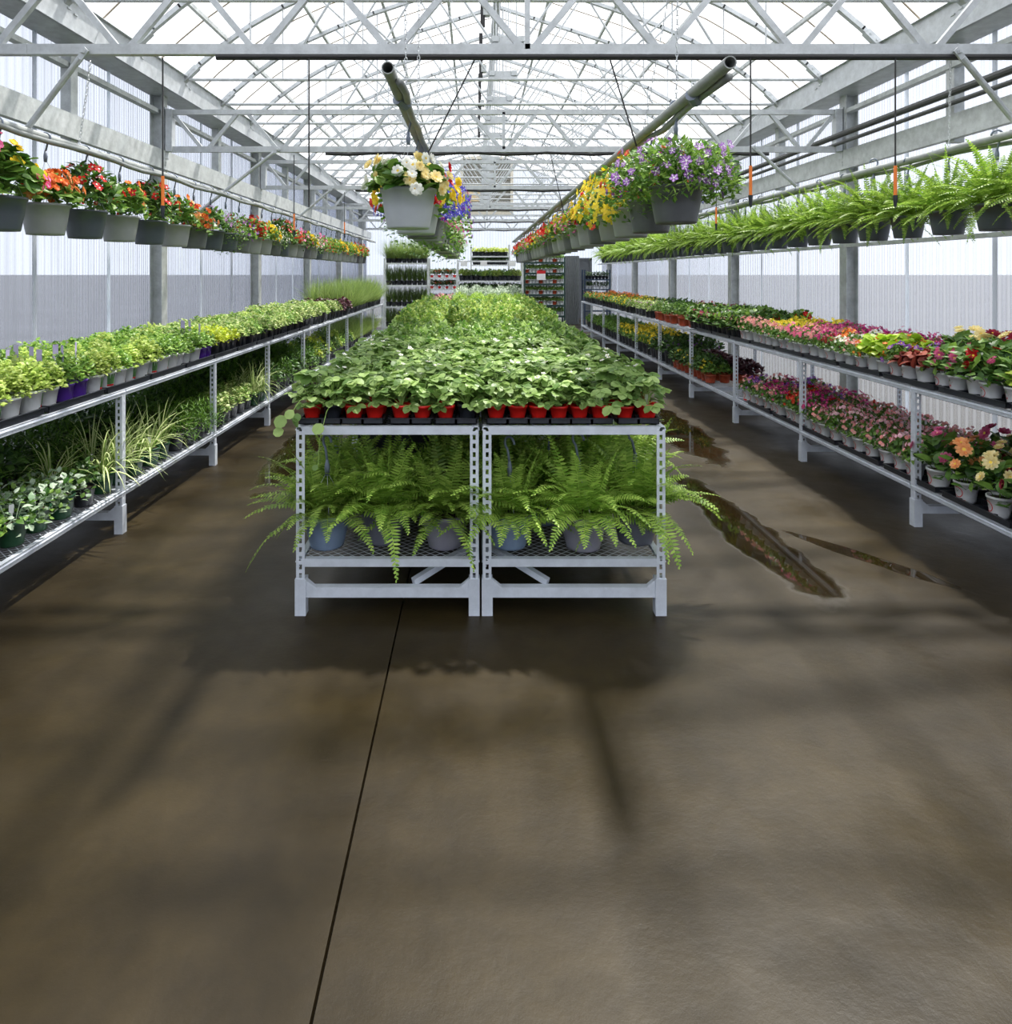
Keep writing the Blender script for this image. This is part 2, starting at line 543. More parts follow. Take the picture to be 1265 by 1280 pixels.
def frond(mb, R, p, az, elev, L, pairs=24, pw=.042, sag=1.5, m=0):
    d = V((cos(az) * cos(elev), sin(az) * cos(elev), sin(elev)))
    pts = [V(p)]; steps = pairs
    dl = L / steps
    for i in range(steps):
        d = (d + V((0, 0, -sag / steps * (.45 + .9 * i / steps)))).normalized()
        pts.append(pts[-1] + d * dl)
    hz = V((-sin(az), cos(az), 0))
    tw = R.uniform(-.5, .5)
    mb.tube([pts[0], pts[steps // 3], pts[2 * steps // 3], pts[-1]], [.0022, .0018, .0014, .0005], 4, m, False)
    for i in range(3, steps + 1):
        t = i / steps
        w = pw * (min(1, t * 3.2) ** .7) * (1 - .95 * max(0, t - .25) / .78) + .004
        dd = (pts[i] - pts[i - 1]).normalized()
        s, n = ortho(dd, V((0, 0, 1)) + hz * tw)
        for sg in (-1, 1):
            q = (s * sg + dd * .28 - n * .12 + V((R.uniform(-.1, .1), R.uniform(-.1, .1), R.uniform(-.15, .1)))).normalized()
            b = pts[i] + dd * (dl * .3 * sg)
            h = dl * .62
            mb.add([b - dd * h * .5, b + q * w * .55 - dd * h * .62, b + q * w, b + q * w * .5 + dd * h * .5, b + dd * h * .5],
                   [(0, 1, 2, 3, 4)], m)

def fern(seed, n=46, L=(.28, .46), z0=.2, low=8, high=80, sag=(1., 2.), pw=.04, droop_bias=0.):
    R = random.Random(seed); mb = MB()
    for i in range(n):
        az = 2 * pi * (i * .618) + R.uniform(-.25, .25)
        el = radians(low + (high - low) * (i / n) ** .9 + R.uniform(-8, 8))
        l = R.uniform(*L)
        r0 = R.uniform(.01, .06)
        frond(mb, R, (r0 * cos(az), r0 * sin(az), z0), az, el, l, 24, pw * R.uniform(.8, 1.15), R.uniform(*sag))
    return mb

def blade(mb, R, p, az, elev, L, W, sag, m=0, mid=None, steps=5):
    d = V((cos(az) * cos(elev), sin(az) * cos(elev), sin(elev)))
    s = V((-sin(az), cos(az), 0))
    q = V(p); vs = []
    for i in range(steps + 1):
        t = i / steps
        w = W * (1 - t) ** .6 * .5 + .0004
        n = s.cross(d).normalized()
        if mid is None:
            vs += [q - s * w - n * (w * .3), q + s * w - n * (w * .3)]
        else:
            vs += [q - s * w + n * (w * .25), q - s * w * .45, q + s * w * .45, q + s * w + n * (w * .25)]
        q = q + d * (L / steps)
        d = (d + V((0, 0, -sag / steps))).normalized()
    k = 2 if mid is None else 4
    b = len(mb.v)
    mb.v.extend(tuple(v) for v in vs)
    for i in range(steps):
        for j in range(k - 1):
            mb.f.append((b + i * k + j, b + i * k + j + 1, b + (i + 1) * k + j + 1, b + (i + 1) * k + j))
            mb.m.append(mid if (mid is not None and j == 1) else m)

def grass(seed, n=70, L=(.2, .42), W=.006, z0=.1, sag=(.3, 1.3), spread=.03, elo=45, ehi=88, mid=None):
    R = random.Random(seed); mb = MB()
    for i in range(n):
        az = R.uniform(0, 2 * pi); r = R.uniform(0, spread)
        blade(mb, R, (r * cos(az), r * sin(az), z0), az, radians(R.uniform(elo, ehi)), R.uniform(*L), W * R.uniform(.7, 1.2), R.uniform(*sag), 0, mid)
    return mb

# ------------------------------------------------------------------ pots
def pot_mesh(name, rt, rb, h, mat, rim=.012, n=18, sq=0., lip=1.06):
    mb = MB()
    mb.lathe([(rb * .2, 0), (rb, 0), (rb * 1.02, h * .1), (rt, h - rim), (rt * lip, h - rim), (rt * lip, h), (rt * .95, h), (rt * .92, h - rim * 1.6)], n, 0, sq=sq)
    return mb.mesh(name, [mat], True)

def soil_mesh(name, r, z):
    mb = MB(); mb.lathe([(.0, z + .004), (r * .6, z + .003), (r, z)], 14, 0)
    return mb.mesh(name, [SOIL], True)

def basket_pot(name, rt, rb, h, mat, z=0):
    mb = MB()
    mb.lathe([(0, z + .006), (rb * .82, z + .006), (rb * .86, z), (rb, z), (rb * 1.03, z + .012), (rb + (rt - rb) * .55, z + h * .45), (rt * .985, z + h - .022),
              (rt * 1.04, z + h - .02), (rt * 1.05, z + h), (rt * .97, z + h), (rt * .93, z + h - .035)], 28)
    return mb.mesh(name, [mat], True)

def hanger_mesh(h_rim, r, top, seed=0, lean=0.):
    """three wires up to a plastic hook that curls over a pipe at height `top` (pipe centre)"""
    w = MB(); k = MB()
    zt = top - .16
    for i in range(3):
        a = 2 * pi * i / 3 + .5
        w.tube([(r * cos(a), r * sin(a), h_rim), (lean * .8 + .006 * cos(a), .006 * sin(a), zt)], .0016, 5)
    k.tube([(lean * .8, 0, zt - .01), (lean, 0, zt + .03), (lean, 0, zt + .07)], [.011, .014, .007], 8)
    R0 = .034
    arc = [(lean + R0 * cos(t) - 0, 0, top + R0 * sin(t)) for t in [radians(q) for q in range(-60, 200, 20)]]
    k.tube([(lean, 0, zt + .06), (lean + .012, 0, top - .045)] + arc, .0065, 7)
    wm = w.mesh('wires', [GALV_D]); km = k.mesh('hook', [HOOK], True)
    return [('hanger', km, [('wire', wm)])]

def decal_mesh(kind, rt, rb, h):
    """the print on the aisle side (local -Y) of a white nursery pot"""
    mb = MB()
    def on(a, t, off=.0012):
        r = rb + (rt - rb) * t + off
        return (r * sin(a), -r * cos(a), h * t)
    def patch(a0, a1, t0, t1, m, n=4):
        vs = []
        for i in range(n + 1):
            a = a0 + (a1 - a0) * i / n
            vs += [on(a, t0), on(a, t1)]
        mb.add(vs, [(2 * i, 2 * i + 2, 2 * i + 3, 2 * i + 1) for i in range(n)], m)
    if kind == 'logo':
        mb.add([on(-.42, .66), on(.42, .66), on(0, .34)], [(0, 2, 1)], 0)       # red triangle
        mb.add([on(-.1, .66, .002), on(.1, .66, .002), on(.06, .76, .002), on(0, .84, .002), on(-.06, .76, .002)], [(0, 1, 2, 3, 4)], 1)   # leaf on top
        patch(-.7, .7, .03, .16, 0)
    elif kind == 'swirl':
        n = 14
        for i in range(n):                                                      # thin open ring
            q0, q1 = -2.6 + 4.6 * i / n, -2.6 + 4.6 * (i + 1) / n
            vs = [on(.55 * cos(q) * k, .48 + .26 * sin(q) * k) for q in (q0, q1) for k in (.86, 1.)]
            mb.add(vs, [(0, 1, 3, 2)], 0)
        mb.add([on(-.05, .5), on(.2, .66), on(.05, .52)], [(0, 2, 1)], 1)
        mb.add([on(.0, .5), on(-.16, .64), on(-.08, .5)], [(0, 2, 1)], 1)
        patch(-.75, .75, .02, .15, 0)
    elif kind == 'photo':                                                       # small green picture label
        patch(-.5, .45, .34, .88, 1)
        patch(-.5, .45, .24, .33, 0)
    return mb.mesh('label', [LOGO_RED, CARD_G])

def tag_mesh(w=.022, h=.09, z0=.08, mats=(CARD,), lean=.01, top=None):
    mb = MB()
    x = w / 2
    mb.box((0, 0, z0 + h * .35), (w * .45, .0012, h * .7), 0)
    mb.box((0, lean * .2, z0 + h * .82), (w, .0014, h * .42), len(mats) - 1)
    return mb.mesh('plant_tag', list(mats))

def pot_set(nm, rt, rb, h, mat, sq=0.):
    return [('pot', pot_mesh(nm + '_pot', rt, rb, h, mat, sq=sq), [('soil', soil_mesh(nm + '_soil', rt * .93, h - .012))])]

P_RED = pot_set('red', .046, .033, .072, RED_POT)
P_BLK = pot_set('black', .046, .034, .075, BLACKP)
P_WHT = pot_set('white', .056, .042, .108, WHITE_POT)
P_PUR = pot_set('purple', .05, .042, .098, PURPLE_POT)
P_GRN = pot_set('green', .066, .05, .115, GREEN_POT)
P_BLK2 = pot_set('black_tall', .062, .048, .112, BLACKP)
P_TER = pot_set('terracotta', .05, .04, .085, TERRA_POT, .6)
D_LOGO = ('label', decal_mesh('logo', .056, .042, .108))
D_SWIRL = ('label', decal_mesh('swirl', .056, .042, .108))
D_PHOTO = ('label', decal_mesh('photo', .056, .042, .108))
T_WHITE = ('plant_tag', tag_mesh(.022, .1, .08, (CARD,)))
T_LILAC = ('plant_tag', tag_mesh(.03, .2, .08, (CARD, CARD_P)))
T_SMALL = ('plant_tag', tag_mesh(.018, .055, .055, (CARD,)))

# ------------------------------------------------------------------ the glasshouse
XL, XR, XC = -3.85, 4.57, .36
Y0, Y1 = -5.0, 24.6
EAVE = 4.05
TY = [.91 + 3.66 * k for k in range(0, 7)]

def structure(o, label=None):
    tag(o, label, None, None, 'structure')
    return o

# floor: two poured slabs with an open joint between them
JX = -.355
mb = MB()
mb.b2((XL - .1, Y0, -.08), (JX - .004, Y1, 0)); mb.b2((JX + .004, Y0, -.08), (XR + .1, Y1, 0))
mb.b2((JX - .006, Y0, -.08), (JX + .006, Y1, -.03))
structure(mb.build('floor', floor_mat()), 'damp brown concrete floor with a straight open joint')
mb = MB()
mb.add([(-60, -60, -.1), (60, -60, -.1), (60, 90, -.1), (-60, 90, -.1)], [(0, 1, 2, 3)])
mb.add([(-900, -900, -.14), (900, -900, -.14), (900, 900, -.14), (-900, 900, -.14)], [(0, 1, 2, 3)])
structure(mb.build('ground', plain('outdoor_gravel', srgb(68, 71, 78), .9, vary=.12, scale=.3)), 'grey ground outside the translucent walls')
for nm, xa, xb in (('added_ground_left', -10.5, XL - .12), ('added_ground_right', XR + .12, 11.4)):  # added dark ground strips; their colour darkens the lower walls like shade
    mb = MB(); mb.b2((xa, -12, -.09), (xb, 45, -.07))
    structure(mb.build(nm, plain('added_dark_ground', srgb(44, 42, 38), .95, vary=.3, scale=2)), 'added dark ground strip that darkens the lower wall like shade')

POLY_W = poly_mat('wall_polycarbonate', 1, .1, .66, .7, (.7, .73, .8, 1), (.3, .32, .36, 1))
POLY_B = poly_mat('end_polycarbonate', 0, .1, .6, .7, (.66, .7, .78, 1), (.22, .24, .28, 1))
POLY_R = poly_mat('roof_polycarbonate', 1, .152, .62, .75, (.84, .86, .9, 1), (.62, .64, .68, 1))

def side_wall(name, x, label):
    mb = MB(); n = int((Y1 - Y0) / .0125)
    vs = []
    for i in range(n + 1):
        y = Y0 + (Y1 - Y0) * i / n
        xx = x + .009 * sin(2 * pi * y / .05)
        vs += [(xx, y, .02), (xx, y, 3.98)]
    mb.add(vs, [(2 * i, 2 * i + 1, 2 * i + 3, 2 * i + 2) for i in range(n)])
    return structure(mb.build(name, POLY_W, smooth=True), label)
side_wall('wall_left', XL - .1, 'corrugated translucent sheeting of the left wall')
side_wall('wall_right', XR + .1, 'corrugated translucent sheeting of the right wall')

PROF = [(0, 0), (.22, .215), (.5, .45), (.85, .7), (1.25, .93), (1.7, 1.13), (2.2, 1.32), (2.8, 1.52), (3.4, 1.71), (4.0, 1.9)]
def roof_z(dx):
    for (a, b), (c, d) in zip(PROF, PROF[1:]):
        if dx <= c:
            return EAVE + b + (d - b) * (dx - a) / (c - a)
    return EAVE + PROF[-1][1]
XE_L, XE_R = XC - 4.0, XC + 4.0

def end_wall(name, y, label):
    mb = MB(); n = int((XR - XL + .2) / .0125)
    vs = []
    for i in range(n + 1):
        x = XL - .1 + (XR - XL + .2) * i / n
        yy = y + .009 * sin(2 * pi * x / .05)
        dx = max(0, min(x - XE_L, XE_R - x))
        vs += [(x, yy, .02), (x, yy, roof_z(dx) + .05)]
    mb.add(vs, [(2 * i, 2 * i + 1, 2 * i + 3, 2 * i + 2) for i in range(n)])
    return structure(mb.build(name, POLY_B, smooth=True), label)
end_wall('wall_back', Y1, 'translucent gable wall at the far end')
end_wall('wall_front', Y0, 'translucent gable wall behind the viewpoint')

for nm, sg, xe in (('ceiling_left', 1, XE_L), ('ceiling_right', -1, XE_R)):
    mb = MB(); n = int((Y1 - Y0) / .019); k = len(PROF)
    vs = []
    prof = [(-.32, -.12)] + PROF[1:]
    for i in range(n + 1):
        y = Y0 + (Y1 - Y0) * i / n
        b = .075 + .009 * sin(2 * pi * y / .076)
        for dx, dz in prof:
            vs.append((xe + sg * dx, y, EAVE + dz + b))
    mb.add(vs, [(i * k + j, i * k + j + 1, (i + 1) * k + j + 1, (i + 1) * k + j) for i in range(n) for j in range(k - 1)])
    structure(mb.build(nm, POLY_R, smooth=True), 'arched translucent roof sheeting')

# columns, wall beams, gutters
for side, x, inn in (('left', XL, 1), ('right', XR, -1)):
    for i, y in enumerate(TY):
        mb = MB()
        mb.box((x - .02 * inn, y, 1.95), (.14, .012, 3.9)); mb.box((x + .05 * inn, y, 1.95), (.012, .15, 3.9)); mb.box((x - .085 * inn, y, 1.95), (.012, .15, 3.9))
        mb.box((x + .06 * inn, y - .05, 3.7), (.015, .07, .25)); mb.box((x - .02 * inn, y, .01), (.2, .2, .02))
        o = mb.build('column', GALV_D)
        structure(o, '%s steel column of the %s wall from the viewpoint' % (nth(i), side))
    for i in range(len(TY) - 1):
        y = TY[i] + 1.83
        mb = MB(); mb.box((x - .02 * inn, y, 3.35), (.1, .075, .95)); mb.box((x + .035 * inn, y, 3.35), (.012, .11, .95))
        structure(mb.build('column', GALV_D), 'narrow intermediate post of the %s wall, %s bay' % (side, nth(i)))
    for k, z in enumerate((3.58, 1.95, .6)):
        if k == 1 and inn > 0:
            continue
        mb = MB(); mb.b2((x - .06, Y0, z), (x + .02, Y1, z + (.05, .04, .05)[k]))
        structure(mb.build('wall_beam', GALV_D), '%s thin rail behind the %s wall columns' % (('upper', 'middle', 'lower')[k], side))
    mb = MB()   # C-shaped girt
    xg = x + .075 * inn
    mb.b2((xg, Y0, 2.9), (xg + .006 * inn, Y1, 3.13)); mb.b2((xg, Y0, 3.124), (xg - .06 * inn, Y1, 3.13)); mb.b2((xg, Y0, 2.9), (xg - .06 * inn, Y1, 2.906))
    for y in TY:
        for dz in (.05, .09, .14, .18):
            mb.box((xg + .009 * inn, y - .03, 2.9 + dz), (.008, .02, .02))
    structure(mb.build('girt_beam', GALV_D), 'broad galvanised girt running along the %s wall' % side)
    mb = MB()   # gutter
    xa, xb = x - .1 * inn, (XE_L + .03 if inn > 0 else XE_R - .03)
    mb.b2((xa, Y0, 3.8), (xb, Y1, 3.808)); mb.b2((xb, Y0, 3.8), (xb - .008 * inn, Y1, 4.09)); mb.b2((xa, Y0, 3.8), (xa + .008 * inn, Y1, 4.02))
    mb.b2((xb, Y0, 4.084), (xb + .035 * inn, Y1, 4.09)); mb.b2((xb, Y0, 3.8), (xb + .02 * inn, Y1, 3.806))
    for j in range(20):
        mb.box((xb + .005 * inn, 1 + j * 1.22 + .1, 3.99), (.01, .05, .014)); mb.box((xb + .005 * inn, 1 + j * 1.22 + .2, 3.97), (.01, .05, .014))
    structure(mb.build('gutter_beam', GALV), 'galvanised eave gutter along the %s side' % side)
    # white joint strips in the sheeting
    for i in range(22):
        y = Y0 + 1.25 + 1.22 * i
        if min(abs(y - t) for t in TY) < .25 or abs((y - TY[0]) % 3.66 - 1.83) < .2:
            continue
        mb = MB(); mb.b2((x - .085 * inn - .006, y - .022, .05), (x - .085 * inn + .006, y + .022, 3.9))
        structure(mb.build('trim_%d' % (i + 1 + (40 if inn < 0 else 0)), leaf_mat('white_trim', srgb(226, 230, 236), srgb(232, 236, 240), .7)), 'pale joint strip in the %s wall sheeting' % side)

# roof trusses
DIM = ['overhead, just in front of the viewpoint', 'nearest in view', 'second in view', 'third in view', 'fourth in view', 'fifth in view', 'farthest']
for i, y in enumerate(TY):
    t = tag(empty('roof_truss', (XC, y, 3.15)), 'galvanised W-braced roof truss with black hose below, %s' % DIM[i], 'truss')
    zb, zt = .0, .455
    a, b = XL + .12 - XC, XR - .12 - XC
    mb = MB(); mb.bar((a, 0, zb), (b, 0, zb), .05, .07)
    for xx in [a + .7 * q for q in range(1, 12)]:
        mb.box((xx, 0, zb), (.006, .054, .076))
    mb.build('bottom_chord', GALV, t)
    mb = MB(); mb.bar((a, 0, zt), (b, 0, zt), .05, .06); mb.build('top_chord', GALV, t)
    for xx in (a, b):
        mb = MB(); mb.bar((xx, 0, zb - .03), (xx, 0, zt + .03), .09, .1); mb.box((xx * 1.012, 0, .2), (.03, .1, .62)); mb.build('end_post', GALV, t)
    mb = MB(); mb.bar((0, 0, zb), (0, 0, zt), .035, .05); mb.build('king_post', GALV, t)
    for sg in (-1, 1):
        for k in range(9):
            p = .457
            x0, x1 = sg * (k * p + (.03 if k % 2 == 0 else .05)), sg * ((k + 1) * p - (.03 if k % 2 else .05))
            z0, z1 = (zb, zt) if k % 2 == 0 else (zt, zb)
            if abs(x1) > min(-a, b) + .1:
                continue
            mb = MB(); mb.bar((x0, 0, z0), (x1, 0, z1), .035, .042); mb.build('web_bar', GALV, t)
    if i:
        mb = MB()
        xa = (None, -1.75, -1.82, -2.1, -2.3, -2.3, -2.3)[i] - XC
        xb = (None, 4.1, 3.6, 3.4, 3.2, 3.2, 3.2)[i] - XC
        pts = [(xa + (xb - xa) * q / 20, -.01, zb - .052 - (.012 * sin(q * 1.7) if i > 1 else 0)) for q in range(21)]
        mb.tube(pts, .02, 8)
        h = mb.build('irrigation_hose', HOSE, t)
        mb = MB()
        for q in range(0, 9):
            xx = xa + .1 + (xb - xa - .2) * q / 8
            mb.lathe([(.052, -.003), (.052, .003)], 10, 0, (xx, 0, 0))
        h['label'] = 'black irrigation hose strapped under the chord'

SEAM = plain('brown_seam_tape', srgb(150, 138, 120), .7)
# arched rafters with tie rods
FY = []
y = TY[0] + .16
while y < Y1 - .3:
    FY.append(y); y += 1.22
for i, y in enumerate(FY):
    t = tag(empty('roof_arch', (XC, y, EAVE)), 'arched roof frame with tie rod and slanting struts, %s from the front' % nth(i), 'roof frame')
    for sg in (-1, 1):
        pts = [(sg * (dx - 4.0), dz - .02) for dx, dz in PROF]
        mb = MB()
        for (xa, za), (xb, zb) in zip(pts, pts[1:]):
            d = V((xb - xa, 0, zb - za)); L = d.length; d.normalize()
            mb.bar(V((xa, 0, za)) - d * .01, V((xb, 0, zb)) + d * .01, .055, .05)
        rf = mb.build('rafter', GALV, t)
        mb = MB()
        d = V((pts[1][0] - pts[0][0], 0, pts[1][1] - pts[0][1])).normalized()
        c = V((pts[0][0], 0, pts[0][1])) + d * .12
        mb.bar(V((pts[0][0], 0, pts[0][1])) - d * .08, c + d * .14, .075, .07)
        mb.box(c + V((0, -.04, .0)), (.02, .01, .02)); mb.box(c + d * .09 + V((0, -.04, 0)), (.02, .01, .02))
        fo = mb.build('foot_bracket', GALV, t)
        for xt, xr in ((.14, 1.15), (1.2, 2.35), (2.2, 1.3)):
            zr = roof_z(4.0 - xr) - EAVE - .04
            mb = MB(); mb.tube([(sg * xt, 0, .0), (sg * xr, 0, zr)], .014, 6); mb.build('strut', GALV, t)
        for xr in (1.75, 2.75):
            zr = roof_z(4.0 - xr) - EAVE - .04
            mb = MB(); mb.tube([(sg * xr, .0, -.0), (sg * xr, 0, zr)], .009, 6); mb.build('hanger_rod', GALV, t)
    mb = MB(); mb.tube([(-3.92, 0, 0), (3.92, 0, 0)], .02, 8); mb.build('tie_rod', GALV, t)
    mb = MB()
    mb.box((0, 0, .06), (.34, .012, .1)); mb.box((-.14, -.01, .08), (.07, .03, .06)); mb.box((.14, -.01, .08), (.07, .03, .06)); mb.box((0, 0, .01), (.36, .05, .03))
    mb.build('hub_plate', GALV, t)
    for sg in (-1, 1):
        mb = MB()
        pts = [V((sg * (dx - 4.0), .61, dz + .055)) for dx, dz in PROF]
        for a, b in zip(pts, pts[1:]):
            mb.bar(a, b, .014, .012)
        mb.build('glazing_strip', SEAM, t)
    for dx in (-.09, 0., .09):
        mb = MB(); mb.tube([(dx, 0, .06), (dx, 0, 1.82)], .008, 6); mb.build('ridge_rod', GALV, t)

for k, (dx, sg) in enumerate([(d, s) for s in (-1, 1) for d in (.55, 1.45, 2.35, 3.25)]):
    mb = MB()
    x = XC + sg * (4.0 - dx); z = roof_z(dx) + .02
    mb.b2((x - .02, Y0, z - .025), (x + .02, Y1, z + .025))
    tag(mb.build('purlin', GALV_D), 'dark straight purlin under the roof sheets, %s from the %s eave' % (nth(k % 4), 'left' if sg < 0 else 'right'), 'purlin')
mb = MB(); mb.b2((XC - .06, Y0, 5.9), (XC + .06, Y1, 5.97)); mb.b2((XC - .035, Y0, 5.86), (XC + .035, Y1, 5.9))
tag(mb.build('ridge_beam', GALV), 'galvanised ridge beam at the crown of the roof', 'beam')
for i, y in enumerate((8.9, 11.4, 13.7, 16.2)):
    t = tag(empty('roof_vent_drive', (XC - .25, y, 5.2)), 'dark upright vent drive beside the ridge rods, %s from the front' % nth(i), 'vent drive')
    mb = MB(); mb.box((0, 0, .1), (.06, .07, .8)); mb.build('rack_bar', HOSE, t)
    mb = MB(); mb.box((.05, 0, -.1), (.09, .1, .12)); mb.build('gearbox', GALV_D, t)

# pipes over the aisles that carry the hanging baskets
PIPE = steel('dull_grey_pipe', srgb(142, 146, 144), .5, .1, .15)
def rail(name, x, z, y0, y1, label, r=.03):
    t = tag(empty(name, (x, y0, z)), label, 'pipe')
    L = y1 - y0
    mb = MB()
    mb.tube([(0, 0, 0), (0, L, 0)], r, 14, caps=False); mb.tube([(0, L, 0), (0, 0, 0)], r * .82, 14, caps=False)
    n = 14; vs = [(rr * cos(2 * pi * k / n), 0, rr * sin(2 * pi * k / n)) for rr in (r, r * .82) for k in range(n)]
    mb.add(vs, [(k, (k + 1) % n, n + (k + 1) % n, n + k) for k in range(n)])
    mb.build('support_pipe', PIPE, t, True)
    mb = MB()
    sx = .055 if x > 2 or x < -2 else .04
    mb.tube([(sx + .008 * sin(q * 1.9), .12 + (L - .2) * q / 60, -.03 + .012 * sin(q * 1.3)) for q in range(61)], .02, 8)
    mb.build('water_line', PIPE, t, True)
    if -2 < x < 2:
        mb = MB(); mb.tube([(sx * 0 - .01, .5, -.01), (.03, .56, -.03)], .037, 10); mb.build('strap', HOOK, t)
    return t
RZ = 2.58
X_LR, X_RR, X_CL, X_CR = -3.0, 3.66, -.40, 1.15
rail('hanging_rail', X_LR, RZ, 3.4, 20, 'grey pipe rail carrying flower baskets along the left wall')
rail('hanging_rail', X_RR, RZ, 3.4, 20, 'grey pipe rail carrying fern baskets along the right wall')
rail('hanging_rail', X_CL, RZ, 3.1, 18, 'open-ended grey pipe above the left half of the centre tables')
rail('hanging_rail', X_CR, RZ, 3.02, 20, 'open-ended grey pipe with cables above the right half of the centre tables')
# heating pipes on the right wall
for k, (z, r) in enumerate(((3.3, .035), (3.2, .022))):
    mb = MB(); mb.tube([(XR - .17, 1.0, z), (XR - .17, 8.0, z), (XR - .17, 22, z - .1)], r, 10)
    tag(mb.build('heating_pipe', plain('dark_pipe_paint', srgb(66, 67, 66), .5)), ('thick' if k == 0 else 'thin') + ' dark heating pipe along the right wall above the girt', 'pipe')
# slanting stays from the truss chords to the rails
for (a, b, lab) in (((-2.63, 4.53, 3.12), (-3.08, 4.62, 2.62), 'galvanised stay from the nearest truss down to the left rail'),
                    ((3.26, 4.53, 3.12), (3.72, 4.6, 2.64), 'galvanised stay from the nearest truss down to the right rail'),
                    ((-2.4, 8.19, 3.14), (-3.5, 8.26, 2.3), 'galvanised stay below the second truss at the left rail'),
                    ((3.42, 8.19, 3.16), (4.3, 8.26, 2.38), 'galvanised stay below the second truss at the right rail'),
                    ((-2.5, 11.85, 3.14), (-3.5, 11.9, 2.3), 'galvanised stay below the third truss at the left rail')):
    t = tag(empty('truss_stay', a), lab, 'stay')
    A, B = V(a), V(b); d = (B - A).normalized()
    mb = MB(); mb.tube([V((0, 0, 0)) + d * .05, B - A], .02, 10); mb.build('tube', GALV, t)
    mb = MB(); mb.bar(-d * .03, d * .09, .012, .045); mb.box((0, -.02, 0), (.02, .03, .02)); mb.build('flattened_end', GALV, t)

def chain(p0, p1, label):
    A, B = V(p0), V(p1)
    L = (A - B).length; n = int(L / .028); d = (B - A) / n
    mb = MB()
    for i in range(n):
        c = A + d * (i + .5)
        ax = V((1, 0, 0)) if i % 2 else V((0, 1, 0))
        pts = [c + ax * (.008 * cos(t)) + V((0, 0, .018 * sin(t))) for t in [2 * pi * k / 8 for k in range(9)]]
        mb.tube(pts, .0025, 4, 0, False)
    tag(mb.build('suspension_chain', GALV), label, 'chain')
chain((-2.66, 4.66, 3.1), (-3.0, 5.1, 2.6), 'thin chain from the nearest truss to the left rail')
chain((3.26, 4.6, 3.1), (3.6, 5.1, 2.6), 'thin chain from the nearest truss to the right rail')
chain((-.42, 4.0, 4.0), (-.4, 3.95, 2.62), 'front chain dropping to the left centre pipe')
chain((-.34, 4.2, 4.0), (-.36, 4.3, 2.62), 'rear chain dropping to the left centre pipe')
chain((-.12, 5.0, 4.0), (-.4, 5.6, 2.62), 'slanting chain behind the pair at the left centre pipe')
chain((1.25, 4.1, 4.0), (1.2, 4.0, 2.62), 'front chain dropping to the right centre pipe')
chain((1.42, 4.6, 4.0), (1.2, 4.8, 2.62), 'rear chain dropping to the right centre pipe')

def drip(x, y, zt, zb, label, lean=0., sleeve=True):
    t = tag(empty('hanging_water_line', (x, y, zt)), label, 'water line')
    mb = MB(); mb.tube([(0, 0, 0), (lean * .5, 0, (zb - zt) * .5), (lean, 0, zb - zt)], .0055, 6); mb.build('hose', HOSE, t)
    if sleeve:
        mb = MB(); mb.tube([(lean, 0, zb - zt + .24), (lean, 0, zb - zt + .04)], .011, 8); s = mb.build('sleeve', ORANGE, t); s['label'] = 'orange sleeve'
        mb = MB(); mb.tube([(lean, 0, zb - zt + .04), (lean, 0, zb - zt), (lean, 0, zb - zt - .04)], [.016, .013, .008], 8); mb.build('nozzle', BLACKP, t)
drip(-2.11, 4.55, 3.09, 2.05, 'black dropper with orange sleeve before the left rail, nearest')
drip(-1.12, 4.55, 3.09, 2.08, 'bare black dropper hanging left of the white begonia basket', 0, False)
drip(1.87, 4.55, 3.09, 2.12, 'black dropper with orange sleeve beside the purple striped petunia basket')
drip(2.85, 4.55, 3.09, 2.12, 'black dropper with orange sleeve in front of the right fern row, nearest')
drip(-2.2, 8.2, 3.08, 2.12, 'black dropper with orange sleeve at the second truss, by the left baskets')
drip(2.95, 8.2, 3.08, 2.2, 'black dropper with orange sleeve at the second truss, by the right ferns')
drip(-2.3, 11.9, 3.07, 2.3, 'black dropper with orange sleeve at the third truss')
drip(.0, 4.6, 3.09, 2.45, 'black slanting cable from the nearest truss to the left centre pipe', -.32, False)
drip(.93, 4.6, 3.09, 2.5, 'black slanting cable from the nearest truss to the right centre pipe', .18, False)
drip(.93, 8.2, 3.08, 2.2, 'black slanting cable below the second truss, right of the centre', .2, False)

# exhaust fan in the far gable
t = tag(empty('exhaust_fan', (.45, 24.3, 3.75)), 'beige square exhaust fan housing high in the far gable', 'fan')
HOUSE = plain('beige_fan_housing', srgb(206, 200, 184), .5)
mb = MB()
for lo, hi in (((-.95, -.15, 0), (-.85, .2, 2.1)), ((.85, -.15, 0), (.95, .2, 2.1)), ((-.85, -.15, 0), (.85, .2, .1)), ((-.85, -.15, 2.), (.85, .2, 2.1)), ((-.85, -.1, 1.0), (.85, .2, 1.1))):
    mb.b2(lo, hi)
mb.build('housing', HOUSE, t)
for k, z in enumerate((.1, 1.1)):
    mb = MB()
    for q in range(9):
        mb.box((0, .05, z + .05 + q * .1), (1.7, .012, .1), 0, Matrix.Rotation(.6, 3, 'X'))
    mb.build('louvre_grille', plain('grey_louvre', srgb(150, 148, 138), .5), t)  # louvres in a plain grey, darker than the beige housing
mb = MB(); mb.box((-.5, -.1, .65), (.62, .1, .34)); m_ = mb.build('cardboard_panel', plain('tan_panel', srgb(206, 186, 148), .7), t)

